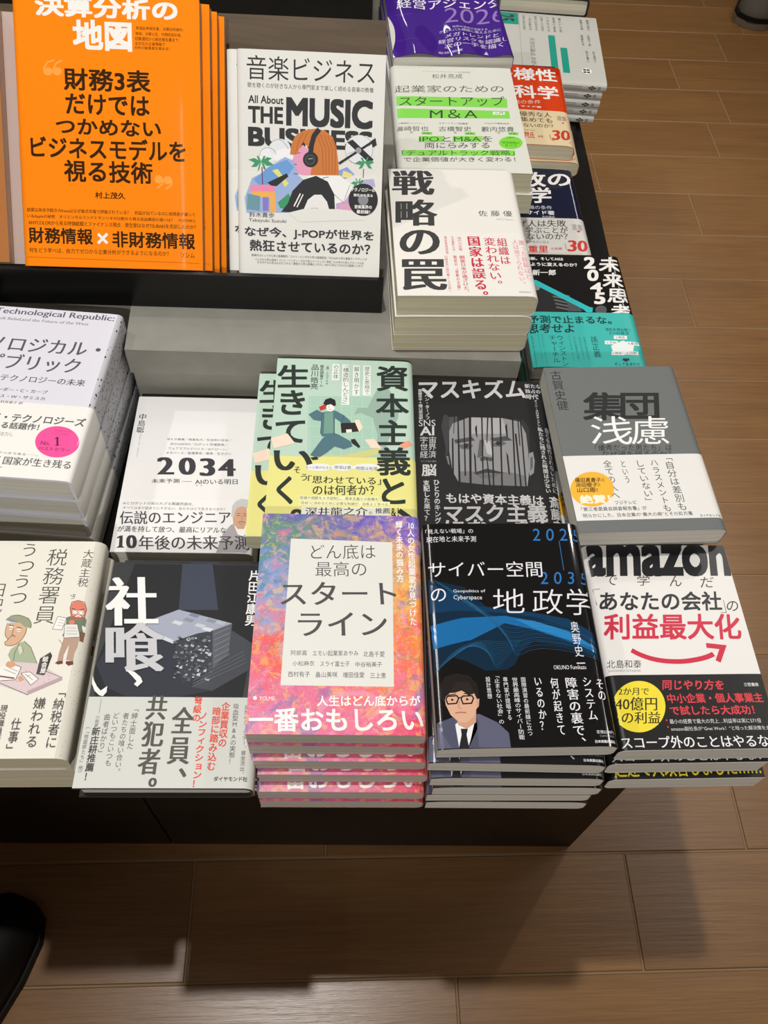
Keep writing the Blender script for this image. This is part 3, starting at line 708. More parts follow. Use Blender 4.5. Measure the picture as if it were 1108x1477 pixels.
('q','義',95.1,105.9,30.0,-0.9,-0.1,31.4,179,'b'),
('q','と',99.2,140.4,20.6,-0.5,-0.2,27.2,179,'b'),
('l',[113.7,173.6,124.4,182.3],5,179),
('q','生',0.5,9.0,30.2,-1.1,1.8,28.7,179,'b'),
('q','き',5.0,41.0,22.7,-0.8,1.7,29.9,179,'b'),
('q','て',2.8,77.8,26.8,-0.9,1.6,25.8,179,'b'),
('q','い',3.2,112.0,34.2,-1.1,1.4,22.3,179,'b'),
('q','く',7.4,140.5,13.8,-0.4,1.9,29.5,179,'b'),
('q','。',21.4,174.5,10.7,-0.3,0.7,12.7,179,'b'),
('p',[-0.4,98.3,14.4,92.4,21.7,103.4,3.3,109.7],180),
('p',[84.0,97.2,92.9,96.4,99.2,106.8,89.8,107.1],180),
('p',[115.7,102.4,124.2,96.7,127.6,101.1,118.7,107.3],181),
('p',[35.8,116.3,45.7,97.8,53.1,88.8,60.8,92.5,71.6,99.9,73.2,105.7,65.7,108.9,57.3,106.1,50.7,113.0,42.7,120.2],182),
('p',[53.1,91.8,68.5,99.1,72.4,104.7,65.6,108.6,56.5,105.2],182),
('p',[71.5,97.6,75.3,96.9,80.3,105.4,78.9,107.4,72.4,101.8],183),
('p',[35.9,119.1,41.9,118.0,43.2,121.3,38.3,122.2],183),
('p',[32.4,69.6,39.9,63.7,44.7,66.8,57.1,64.3,64.9,69.5,71.2,76.3,72.6,88.2,65.3,89.4,62.8,78.6,56.5,72.8,56.9,89.7,56.3,94.6,45.6,94.9,43.7,91.1,44.4,77.2,37.3,75.9],182),
('p',[47.0,67.1,54.8,65.8,55.9,90.7,47.0,92.0],184),
('l',[44.7,66.8,44.0,91.1],0.35,185),
('l',[56.5,72.8,56.2,93.6],0.35,185),
('l',[64.9,69.5,62.8,78.6],0.35,185),
('p',[62.0,79.0,77.4,77.7,79.1,88.0,63.0,90.5],186),
('p',[74.3,75.2,78.9,74.1,82.4,83.9,79.1,89.0],187),
('p',[67.1,86.4,72.1,85.8,72.6,89.2,67.6,90.3],188),
('p',[48.5,57.9,55.3,56.6,56.2,62.3,53.2,65.7,49.3,65.0],189),
('p',[45.6,55.9,47.3,51.1,52.0,48.9,56.4,51.4,57.4,57.6,55.4,59.1,52.2,56.3,48.8,57.9,47.3,61.4],190),
('p',[41.7,60.2,47.2,56.9,48.4,62.0,43.1,64.8],191),
('l',[50.4,59.3,51.1,61.3],0.4,33),
('l',[51.1,62.9,52.7,63.1],0.4,33),
('e',43.8,129.7,12.1,-0.3,0.1,4.1,192),
('e',64.5,129.1,10.1,-0.3,0.1,4.1,192),
('e',85.7,128.5,12.2,-0.4,0.0,4.1,192),
('t','もっと稼がなきゃ',32.4,128.6,55.1,131.5,179,'r'),
('t','停滞は悪',57.5,127.5,72.3,131.4,179,'r'),
('t','時間は有限',76.7,127.9,95.5,131.9,179,'r'),
('q','そ',22.0,129.8,5.8,-0.2,0.4,7.0,179,'m'),
('q','う',28.6,137.3,5.4,-0.1,0.3,7.3,179,'m'),
('t','「思わせている」',34.9,139.0,98.7,147.3,179,'m'),
('q','のは何者か？',39.3,149.0,53.2,-1.5,0.4,10.7,179,'m'),
('p',[28.6,160.3,96.4,160.0,96.4,164.9,28.8,165.3],193),
('t','常識や規範をメタ認知し、資本主義との距離を',28.9,161.0,96.1,164.3,179,'r'),
('p',[28.4,165.6,106.2,165.0,106.1,169.9,28.6,170.5],193),
('t','“自由”に決めるために必要な知識が、効率よく学べる。',28.6,166.4,105.8,169.5,179,'r'),
('p',[30.8,171.7,106.1,171.0,106.0,179.3,30.5,180.1],194),
('q','深井龍之介',33.8,172.5,53.2,-1.4,0.3,8.6,179,'m'),
('q','氏',88.2,175.4,2.8,-0.1,0.0,3.0,179,'r'),
('q','推薦',93.5,171.8,12.6,-0.3,0.0,5.7,179,'m'),
('t','＆！',107.2,171.5,113.6,180.0,179,'b'),
('q','大和書房',2.3,194.6,14.1,-0.4,0.3,3.5,179,'r')],
'donzoko':[
('p',[24.3,24.1,107.0,25.9,106.6,151.2,23.2,151.0],195),
('q','どん底は',40.8,29.4,52.0,-1.2,0.5,13.9,196,'t'),
('q','最高の',45.0,45.6,40.5,-0.9,0.5,13.6,196,'t'),
('q','スタート',18.1,64.7,90.9,-1.8,1.2,20.3,196,'m'),
('q','ライン',33.1,91.3,68.4,-1.2,1.0,19.9,196,'m'),
('q','阿部直',29.4,123.1,12.0,-0.2,0.2,4.1,196,'r'),
('q','エモい起業家あやみ',45.7,122.9,34.2,-0.5,0.2,4.6,196,'r'),
('q','北島千愛',83.9,123.0,16.1,-0.2,0.0,4.7,196,'r'),
('q','小松麻衣',31.1,131.7,16.2,-0.3,0.2,4.0,196,'r'),
('q','スライ富士子',51.6,131.5,22.0,-0.3,0.1,4.4,196,'r'),
('q','中谷裕美子',77.9,131.7,19.9,-0.3,0.1,4.2,196,'r'),
('q','西村有子',28.1,140.1,16.1,-0.2,0.3,4.4,196,'r'),
('q','畠山美咲',48.7,140.0,16.0,-0.2,0.2,4.5,196,'r'),
('q','増田佳愛',68.7,140.1,16.0,-0.2,0.1,4.5,196,'r'),
('q','三上恵',89.0,140.3,11.8,-0.1,0.0,4.4,196,'r'),
('v','10人の女性起業家が見つけた',119.5,6.6,125.3,100.5,0,'b'),
('v','輝く未来の掴み方',109.9,5.2,115.7,63.1,0,'b'),
('e',5.4,161.1,1.4,0.0,0.1,1.5,0),
('q','YOLME',8.4,159.8,11.0,-0.1,0.2,3.2,0,'r'),
('q','人生はどん底からが',50.2,158.7,75.6,-1.0,0.3,8.3,0,'b'),
('q','一番おもしろい',1.5,168.7,125.2,-1.4,1.4,17.7,0,'b')],
'mask':[
('p',[25.9,60.0,28.9,45.2,33.1,46.9,33.6,61.5,31.2,90.1,27.9,97.2,29.2,86.7],197),
('p',[94.5,48.2,104.6,48.8,109.4,58.7,107.3,87.4,105.2,94.5,103.0,80.5,101.8,62.6],198),
('p',[106.4,89.2,110.3,87.3,110.9,97.8,108.7,111.6,104.6,115.4,104.2,104.9],199),
('p',[107.0,94.5,109.5,92.6,108.5,104.8,105.8,110.0],200),
('p',[29.1,95.4,31.0,94.5,31.9,105.6,30.4,104.0],201),
('p',[33.5,48.7,42.9,46.9,43.2,53.9,35.9,57.8,33.2,65.2],202),
('p',[33.2,65.2,36.7,56.3,52.9,48.0,84.5,47.7,101.4,51.7,105.8,66.1,105.9,87.5,104.3,111.7,101.4,126.9,89.2,126.5,64.7,126.5,39.0,124.0,34.1,112.4,32.1,90.1],203),
('p',[52.9,48.0,84.5,47.7,88.7,66.7,51.7,68.1],204),
('p',[39.6,112.2,65.7,111.3,90.4,112.2,101.2,115.2,100.7,127.0,64.7,126.5,39.0,124.0],205),
('p',[37.2,75.8,54.3,71.6,56.9,76.0,38.4,80.2],79),
('p',[71.2,72.8,87.0,69.5,92.3,74.7,73.8,76.3],79),
('p',[41.1,81.9,51.1,78.9,55.1,82.3,50.6,86.8,43.0,86.2],206),
('p',[72.2,79.0,82.3,75.1,86.3,78.5,80.4,82.2,73.3,82.5],206),
('e',48.1,82.5,2.2,-0.1,-0.2,2.7,207),
('e',78.5,78.4,2.3,-0.1,-0.1,2.5,207),
('p',[61.2,74.9,65.4,74.8,62.7,94.2,57.7,96.2],200),
('p',[65.4,74.8,70.9,76.4,72.5,93.9,67.1,90.6],208),
('p',[59.8,96.1,64.1,94.2,72.4,95.7,70.7,100.0,65.2,98.5,60.9,100.4],209),
('p',[53.2,113.4,65.9,108.3,82.1,112.5,76.6,113.5,65.6,113.0,55.8,115.4],210),
('p',[55.8,115.4,76.5,114.0,70.7,118.8,59.7,119.1],211),
('p',[41.8,45.1,43.0,45.0,40.7,130.6,38.7,130.6],212),
('p',[52.8,44.6,55.1,44.5,50.6,130.2,48.7,130.3],212),
('p',[64.6,44.2,66.0,44.1,61.7,129.9,60.6,129.9],212),
('p',[74.0,43.8,75.6,43.8,71.2,129.6,69.9,129.6],212),
('p',[82.2,43.5,83.7,43.4,78.9,129.3,77.5,129.4],212),
('p',[94.1,43.0,95.5,43.0,91.2,128.9,89.8,129.0],212),
('p',[101.5,42.8,102.8,42.7,100.7,128.6,99.4,128.7],212),
('p',[35.3,74.1,36.7,74.0,35.2,117.4,33.8,112.4],212),
('p',[38.6,47.0,39.4,47.0,37.5,68.6,37.0,68.6],212),
('p',[47.4,48.2,48.5,48.1,46.2,117.0,44.9,117.1],212),
('p',[57.8,60.6,59.8,56.9,59.3,73.2,58.1,69.7],212),
('p',[55.0,89.3,56.3,94.5,56.0,113.3,54.7,111.7],212),
('p',[70.2,46.6,71.6,46.5,68.3,78.2,67.4,78.3],212),
('p',[66.2,95.9,67.1,95.8,68.0,127.4,66.5,127.4],212),
('p',[86.6,57.7,88.6,54.0,88.2,72.2,86.8,68.6],212),
('p',[85.2,88.2,86.7,93.4,86.6,115.7,85.2,112.4],212),
('p',[95.1,66.5,96.7,66.4,96.2,127.4,94.8,127.5],212),
('p',[99.1,49.0,100.1,48.9,99.1,80.7,98.2,80.7],212),
('q','マスキズム',6.1,1.2,104.1,-4.4,-0.6,25.3,213,'b'),
('t','新たな',110.0,3.3,126.3,8.9,213,'b'),
('t','独占の',109.9,10.2,125.0,15.4,213,'b'),
('q','時代',110.2,16.8,12.4,-0.5,-0.7,6.5,213,'b'),
('v','クィン・スロボディアン',117.6,23.8,120.5,56.8,213,'b'),
('v','ベン・ターノフ',11.3,21.0,15.5,52.3,213,'b'),
('v','斎藤幸平＋樋口武志訳',5.0,14.3,8.9,52.6,213,'b'),
('q','SNS',4.8,53.1,15.8,-0.6,-0.2,7.7,213,'r'),
('q','AI',5.9,61.1,13.3,-0.5,-0.3,10.8,213,'b'),
('q','宇宙',5.6,73.2,14.9,-0.5,-0.2,7.7,213,'r'),
('q','世界',5.5,81.4,14.8,-0.6,-0.2,8.1,213,'r'),
('q','経済',5.1,90.0,14.9,-0.5,-0.2,8.3,213,'r'),
('t','そして全人類の',5.5,100.6,19.9,102.8,214,'r'),
('q','脳',6.2,105.3,13.4,-0.4,-0.3,13.4,213,'b'),
('v','支配した果て？',6.9,123.1,12.7,166.7,213,'b'),
('v','ひとりのキング',16.2,122.7,21.7,169.6,213,'b'),
('v','私たちに残された時間は少ない',117.3,58.0,122.3,133.6,213,'b'),
('v','自らを操作されないために',123.8,57.8,129.1,133.3,215,'b'),
('t','もはや資本主義は',27.0,136.6,114.5,147.8,213,'b'),
('q','マスク主義',24.9,148.6,92.0,-2.8,-0.8,19.7,213,'b'),
('q','になった！',25.0,165.1,87.7,-2.5,-0.7,16.8,213,'b'),
('v','斎藤幸平',119.4,137.6,129.6,188.1,213,'b'),
('l',[17.3,142.7,16.9,165.9],0.3,216)],
'cyber':[
('p',[1.8,51.8,29.6,59.6,44.7,76.4,81.7,84.0,103.5,93.2,129.7,112.9,128.5,121.5,110.3,112.7,78.8,106.2,68.2,113.9,62.0,125.0,55.2,129.1,39.4,129.8,25.9,122.0,15.1,118.5,1.5,131.8],217),
('p',[1.0,81.5,23.0,79.9,55.6,82.0,81.5,85.8,106.5,95.0,129.7,112.9,131.5,102.4,107.6,87.8,82.0,82.2,39.7,76.3,24.0,67.0,1.9,55.6],218),
('p',[0.9,92.2,25.7,86.2,58.6,84.7,81.0,89.4,106.1,97.7,129.4,114.6,128.8,118.1,107.8,107.4,80.1,96.6,57.9,91.0,30.6,104.9,3.1,108.9],219),
('p',[1.3,99.3,28.4,92.5,43.2,90.9,29.0,104.9,2.1,111.5],219),
('p',[66.5,87.5,81.0,89.4,105.9,98.6,126.4,112.9,101.9,103.9,80.2,95.7],220),
('l',[3.0,49.9,24.2,65.1,44.1,81.9,61.2,91.0,81.2,87.6,106.8,93.2,130.3,109.4],0.16,221),
('l',[4.9,51.6,26.0,66.8,45.3,83.5,61.3,93.0,81.0,89.2,106.5,94.7,130.1,110.3],0.16,222),
('l',[6.7,53.4,27.9,68.5,46.4,85.1,61.4,95.0,80.8,90.8,106.3,96.1,130.0,111.2],0.16,221),
('l',[8.6,55.1,29.7,70.2,47.6,86.8,61.5,96.9,80.6,92.5,106.1,97.5,129.8,112.0],0.16,222),
('l',[10.5,56.8,31.5,71.9,48.7,88.4,61.6,98.9,80.4,94.1,105.9,98.9,129.7,112.9],0.16,221),
('l',[12.4,58.5,33.4,73.5,49.8,90.0,61.7,100.8,80.2,95.7,105.7,100.4,129.5,113.8],0.16,222),
('l',[14.3,60.2,35.2,75.2,51.0,91.6,61.8,102.7,80.0,97.3,105.4,101.8,129.4,114.6],0.16,221),
('l',[16.1,61.9,37.0,76.9,52.1,93.3,61.9,104.7,79.8,98.9,105.2,103.2,129.2,115.5],0.16,222),
('l',[18.0,63.6,38.9,78.5,53.2,94.9,62.0,106.6,79.6,100.5,105.0,104.6,129.1,116.4],0.16,221),
('l',[19.9,65.3,40.7,80.2,54.4,96.5,62.1,108.5,79.4,102.0,104.8,106.0,128.9,117.2],0.16,222),
('l',[21.7,67.0,42.5,81.8,55.5,98.1,62.1,110.4,79.1,103.6,104.6,107.4,128.8,118.1],0.16,221),
('l',[23.6,68.7,44.3,83.5,56.6,99.7,62.2,112.3,78.9,105.2,104.4,108.8,128.6,118.9],0.16,222),
('l',[25.4,70.3,46.1,85.1,57.7,101.3,62.3,114.2,78.7,106.8,104.2,110.2,128.5,119.8],0.16,221),
('l',[27.2,72.0,47.9,86.8,58.8,102.9,62.4,116.1,78.5,108.3,103.9,111.6,128.3,120.7],0.16,222),
('l',[29.1,73.7,49.7,88.4,59.9,104.5,62.5,118.0,78.3,109.9,103.7,113.0,128.2,121.5],0.16,221),
('l',[30.9,75.4,51.5,90.0,61.0,106.1,62.6,119.9,78.1,111.5,103.5,114.3,128.0,122.4],0.16,222),
('l',[2.5,129.3,17.1,113.4,35.4,104.9,52.9,106.8,69.2,105.3],0.14,222),
('l',[4.1,128.0,18.7,112.7,36.1,106.0,52.4,108.4,67.7,107.0],0.14,222),
('l',[5.8,126.7,20.4,112.0,36.8,107.0,51.9,110.0,66.2,108.7],0.14,222),
('l',[7.5,125.3,22.0,111.4,37.5,108.1,51.4,111.5,64.7,110.5],0.14,222),
('l',[9.1,124.0,23.7,110.7,38.2,109.1,50.9,113.1,63.2,112.2],0.14,222),
('l',[10.8,122.7,25.3,110.0,38.9,110.2,50.5,114.6,61.7,113.9],0.14,222),
('l',[12.5,121.3,27.0,109.4,39.6,111.2,50.0,116.2,60.3,115.6],0.14,222),
('l',[14.2,120.0,28.6,108.7,40.3,112.3,49.5,117.7,58.8,117.3],0.14,222),
('l',[15.9,118.7,30.3,108.0,41.0,113.3,49.0,119.2,57.3,119.0],0.14,222),
('l',[17.6,117.3,32.0,107.3,41.7,114.3,48.5,120.8,55.9,120.7],0.14,222),
('l',[19.2,116.0,33.6,106.6,42.4,115.4,48.0,122.3,54.4,122.3],0.14,222),
('l',[20.9,114.6,35.3,106.0,43.1,116.4,47.6,123.8,52.9,124.0],0.14,222),
('l',[22.6,113.3,37.0,105.3,43.8,117.5,47.1,125.3,51.5,125.7],0.14,222),
('l',[24.4,111.9,38.6,104.6,44.5,118.5,46.6,126.8,50.0,127.4],0.14,222),
('t','「見えない戦場」の',2.2,5.1,41.1,9.6,223,'r'),
('q','現在地と未来予測',2.6,12.2,40.4,0.1,-0.4,5.6,223,'r'),
('q','2 0 2 5',90.8,5.3,39.3,0.1,-1.5,11.8,224,'r'),
('l',[111.0,17.4,110.8,44.8],0.5,224),
('q','2 0 3 5',91.8,46.2,38.0,0.2,-1.5,11.1,224,'r'),
('q','サイバー空間',2.8,36.0,91.0,0.5,-0.9,14.3,223,'r'),
('q','の',3.3,60.3,11.6,0.1,-0.7,11.3,223,'r'),
('t','Geopolitics of',20.5,61.6,45.7,65.0,223,'r'),
('q','Cyberspace',20.4,66.6,22.4,0.2,-0.4,4.8,223,'r'),
('q','地',52.0,61.2,24.6,0.2,-2.2,21.1,223,'t'),
('q','政',83.4,61.8,23.6,0.2,-2.8,21.6,223,'t'),
('q','学',110.4,61.4,21.8,0.2,-3.5,23.2,223,'t'),
('v','奥野史一',108.5,90.2,115.0,125.1,223,'r'),
('t','OKUNO Fumikazu',90.6,126.2,115.0,129.5,223,'r'),
('p',[-1.8,187.4,0.6,168.8,14.6,164.3,31.5,163.0,43.8,169.4,51.3,177.3,51.5,188.3],225),
('p',[13.5,170.5,16.5,168.2,27.4,166.4,28.5,170.7,20.9,187.8,15.0,187.7],226),
('p',[17.2,173.7,22.3,173.8,21.0,178.0,22.0,187.8,14.8,187.7,17.4,178.0],227),
('p',[0.6,168.8,14.6,164.3,13.5,170.5,15.0,187.7,9.7,187.6],228),
('p',[29.1,163.7,30.7,170.8,21.7,187.8,29.1,187.9],228),
('p',[14.8,161.1,29.5,159.8,28.6,169.2,21.4,174.0,15.6,170.9],229),
('p',[7.4,149.5,9.4,143.4,18.1,140.3,28.7,143.7,31.5,150.2,30.5,157.4,27.5,164.8,21.8,169.4,16.5,169.0,10.9,163.4,7.9,155.5],230),
('p',[30.4,151.8,32.6,151.5,31.7,157.4,30.0,159.0],229),
('p',[7.0,153.1,3.7,150.6,4.0,141.7,8.9,133.9,17.2,131.6,26.4,133.4,32.1,140.1,32.6,151.5,30.7,151.8,29.1,146.9,25.0,149.3,20.8,144.9,15.2,146.7,11.4,146.7,8.4,149.5],231),
('p',[11.4,146.7,15.9,138.6,26.0,138.7,29.9,147.3,25.1,148.8,20.0,144.9],232),
('l',[8.3,151.2,9.6,149.2,16.4,149.0,17.5,151.0,15.7,154.8,9.5,155.0,8.3,151.2],1.0,233),
('l',[19.2,151.3,20.6,149.4,27.4,149.2,28.4,151.1,26.6,154.9,20.4,155.2,19.2,151.3],1.0,233),
('l',[17.2,150.6,19.6,150.4],0.8,233),
('l',[9.7,148.3,15.9,147.7],0.7,186),
('l',[21.5,147.5,27.7,147.9],0.7,186),
('e',12.8,152.0,0.9,0.0,-0.1,0.8,186),
('e',23.7,151.9,1.0,0.0,0.0,0.8,186),
('l',[17.9,153.2,16.9,158.0,19.0,159.0],0.5,234),
('l',[14.2,162.1,17.9,161.5,22.1,162.0],0.8,235),
('v','その',120.6,137.5,126.3,153.5,223,'m'),
('v','システム',110.6,136.2,117.1,168.7,223,'m'),
('v','障害の裏で、',97.5,136.0,106.2,184.1,223,'m'),
('v','何が起きて',86.3,136.2,92.4,179.2,223,'m'),
('v','いるのか？',74.3,136.0,80.1,175.6,223,'m'),
('v','国際演習の最前線に立つ',64.7,135.6,68.3,179.4,223,'r'),
('v','世界最高峰のサイバー防衛',58.0,135.5,62.3,182.4,223,'r'),
('v','専門家が提唱する',51.4,135.1,55.0,167.7,223,'r'),
('v','「止まらない社会」の',44.9,134.5,48.9,170.6,223,'r'),
('v','設計思想',38.6,134.7,42.1,151.6,223,'r'),
('t','定価2200円',114.5,176.3,127.6,178.9,223,'r'),
('t','（10％税込）',116.5,179.7,127.5,181.5,236,'r'),
('t','日本実業出版社',112.3,183.5,127.6,185.7,223,'b')],
'shudan':[
('v','古賀史健',5.1,4.3,15.7,53.4,237,'r'),
('q','集',32.9,32.0,39.4,0.6,-6.5,34.2,237,'b'),
('q','団',68.5,33.3,37.2,0.6,-7.2,33.6,237,'b'),
('q','浅',34.5,61.4,38.5,0.8,-6.4,32.9,38,'r'),
('q','慮',73.1,62.2,35.1,0.7,-7.3,32.9,38,'r'),
('q','「優秀だった男たち」は',32.1,94.4,70.7,1.6,-1.5,7.2,237,'r'),
('q','なぜ道を誤るのか？',37.0,101.8,63.3,1.4,-1.5,7.1,237,'r'),
('v','「自分は差別も',90.8,111.9,99.1,167.7,238,'r'),
('v','ハラスメントも',78.0,113.7,84.6,168.5,238,'r'),
('v','していない」',64.2,113.8,71.9,156.4,238,'r'),
('v','という',50.8,113.5,55.2,137.9,238,'r'),
('v','全ての人へ',34.9,112.7,42.5,153.6,238,'r'),
('e',19.6,143.5,19.3,0.5,-3.6,18.4,239),
('q','篠田真貴子',6.6,131.0,23.1,0.6,-1.0,5.1,240,'b'),
('q','氏',30.2,132.4,2.7,0.1,-0.7,3.7,240,'r'),
('q','浜田敬子',6.4,136.3,19.2,0.5,-0.9,4.8,240,'b'),
('q','氏',25.8,137.6,2.3,0.1,-0.7,3.6,240,'r'),
('q','山口周',6.6,141.5,15.5,0.4,-1.0,5.4,240,'b'),
('q','氏',22.4,142.7,2.9,0.1,-0.8,4.0,240,'r'),
('t','絶賛！',6.5,149.7,33.6,159.0,241,'h'),
('t','フジテレビ',36.8,156.5,55.7,160.4,238,'r'),
('t','「第三者委員会調査報告書」が',6.0,162.5,63.4,166.7,238,'r'),
('t','明らかにした、日本企業の“最大の病”とその処方箋',6.2,169.1,102.2,173.2,238,'r'),
('t','ダイヤモンド社',108.1,172.5,127.0,175.3,238,'r')],
'amazon':[
('q','amazon',2.6,-1.2,131.1,0.2,-5.3,32.8,242,'h'),
('q','で',16.0,30.2,10.6,0.0,-1.7,10.0,243,'r'),
('q','学',44.2,30.3,11.2,0.0,-2.0,10.4,243,'r'),
('q','ん',73.1,30.8,10.6,0.0,-2.3,10.7,243,'r'),
('q','だ',100.0,32.4,11.8,0.0,-2.4,10.4,243,'r'),
('l',[9.1,43.8,3.0,43.8,4.1,59.2],0.5,120),
('q','あなたの会社',8.3,46.2,106.4,0.5,-3.2,18.5,244,'b'),
('l',[114.9,55.0,114.4,67.2,109.5,66.8],0.5,120),
('q','の',117.6,56.1,10.1,0.0,-2.4,9.5,244,'r'),
('q','利益最大化',8.3,67.5,117.3,0.8,-4.1,23.9,245,'b'),
('l',[25.6,101.1,31.1,104.8,39.8,108.6,50.3,111.0,64.2,111.8,77.2,110.3,87.2,108.0,93.9,105.1],4.2,245),
('l',[89.5,97.3,103.4,99.1,96.0,111.8],4.4,245),
('q','北島和泰',3.6,109.6,28.4,0.2,-1.2,7.2,243,'r'),
('q','NAOHIRO KITAJIMA',3.7,118.1,26.3,0.3,-0.5,2.4,216,'r'),
('e',22.3,149.4,21.3,0.3,-4.2,21.3,246),
('q','2か月で',8.5,133.9,24.8,0.3,-1.1,6.1,247,'m'),
('q','40億円',4.7,141.5,33.7,0.4,-2.1,11.2,247,'m'),
('q','の利益',7.6,153.7,31.0,0.4,-1.9,9.8,247,'m'),
('q','同じやり方を',46.0,127.3,50.4,0.6,-1.9,8.7,248,'b'),
('t','中小企業・個人事業主',46.4,139.2,124.8,147.4,248,'b'),
('t','で試したら大成功！',46.5,149.5,114.8,157.3,248,'b'),
('p',[41.6,160.6,42.8,160.6,42.5,161.8,41.3,161.8],248),
('p',[41.5,166.1,42.6,166.1,42.4,167.3,41.2,167.3],248),
('t','最小の経費で最大の売上…利益率は実に571倍',44.2,160.4,118.0,164.2,249,'r'),
('t','amazon副社長が“Gret Work！”と唸った解決策を大公開',44.0,166.5,130.5,170.0,249,'r'),
('t','スコープ外のことはやるな！',2.6,173.9,123.4,183.5,250,'m'),
('t','三笠書房',112.2,130.6,124.3,133.7,249,'b')]}
OBI={'orange': (126.1, None), 'music': (103.9, None), 'senryaku': (100.0, None), 'red': (106.9, None), 'navy': (99.5, None), 'mirai': (94.5, None), 'tech': (116.4, None), 'nisen': (126.0, None), 'shagui': (120.0, None), 'shihon': (117.8, None), 'shudan': (107.0, 176.1), 'amazon': (123.0, None)}
STK={'donzoko': (130, 188, 18.75, [(-27.5, 303.9, -602.0, 0.08), (-26.8, 302.1, -620.8, 0.08), (-23.8, 297.1, -639.5, 0.08), (-21.0, 293.0, -658.2, 0.083), (-21.6, 285.3, -677.0, 0.08), (-20.8, 283.6, -695.8, 0.082)]), 'cyber': (130, 188, 20.1, [(106.8, 303.8, -593.5, 0.106), (106.2, 298.5, -613.6, 0.069), (108.8, 294.4, -633.7, 0.081), (112.2, 293.8, -653.8, 0.083), (109.0, 294.3, -673.9, 0.085), (110.7, 293.9, -694.0, 0.08)]), 'amazon': (129, 185, 22.8, [(250.9, 331.1, -646.0, 0.104), (249.2, 327.7, -668.8, 0.104), (254.9, 322.6, -691.6, 0.104)]), 'zei': (130, 188, 23.8, [(-292.1, 276.4, -643.0, 0.095), (-290.1, 275.4, -666.8, 0.1), (-291.1, 276.4, -690.6, 0.092)]), 'tech': (135, 197, 29.9, [(-330.9, 499.5, -595.0, 0.02), (-332.4, 500.5, -624.9, 0.023), (-333.4, 501.5, -654.8, 0.016), (-332.9, 499.5, -684.7, 0.023)]), 'nisen': (127, 184, 18.8, [(-186.6, 482.9, -677.0, 0.085), (-185.1, 483.4, -695.8, 0.089)]), 'shagui': (130, 190, 23.6, [(-151.2, 268.1, -643.5, 0.085), (-150.2, 284.1, -667.1, 0.085), (-149.2, 283.1, -690.7, 0.089)]), 'shihon': (130, 188, 20, [(-42.4, 490.5, -614.0, 0.08), (-60.1, 487.3, -634.0, 0.085), (-46.4, 492.5, -654.0, 0.09), (-43.4, 493.5, -674.0, 0.08), (-45.4, 491.5, -694.0, 0.085)]), 'mask': (130, 188, 21, [(88.2, 494.4, -630.0, 0.075), (89.2, 496.4, -651.0, 0.085), (87.2, 495.4, -672.0, 0.07), (88.2, 496.4, -693.0, 0.075)]), 'shudan': (130, 188, 21.5, [(217.4, 505.6, -607.0, 0.133), (226.4, 518.6, -628.5, 0.123), (215.4, 519.6, -650.0, 0.121), (219.4, 519.6, -671.5, 0.133), (217.4, 519.6, -693.0, 0.123)]), 'senryaku': (130, 188, 24.1, [(48.9, 702.3, -543.0, 0.117), (47.6, 701.0, -567.1, 0.122), (48.4, 704.3, -591.2, 0.111)]), 'ma': (146, 207, 24.8, [(44.3, 929.9, -566.0, 0.112), (48.3, 926.9, -590.8, 0.122)]), 'purple': (146, 206, 21.9, [(21.0, 1137.4, -550.0, 0.148), (22.0, 1133.4, -571.9, 0.158), (20.0, 1134.4, -593.8, 0.148)]), 'navy': (123, 170, 25.2, [(148.9, 906.1, -664.0, 0.1), (149.9, 907.1, -689.2, 0.11)]), 'red': (120, 182, 20.4, [(133.1, 1084.1, -633.0, 0.055), (142.1, 1081.1, -653.4, 0.075), (125.1, 1087.1, -673.8, 0.035), (135.1, 1084.1, -694.2, 0.065)]), 'mirai': (123, 176, 19.8, [(193.3, 730.2, -655.0, 0.1), (194.3, 732.2, -674.8, 0.11), (192.3, 730.2, -694.6, 0.09)])}
LEAN={'music': (136.0, 196.0, -92.6, 653.5, -575.1, 0.075, 0.883), 'orange': (169.0, 240.0, -278.2, 636.5, -571.9, 0.088, 0.771)}

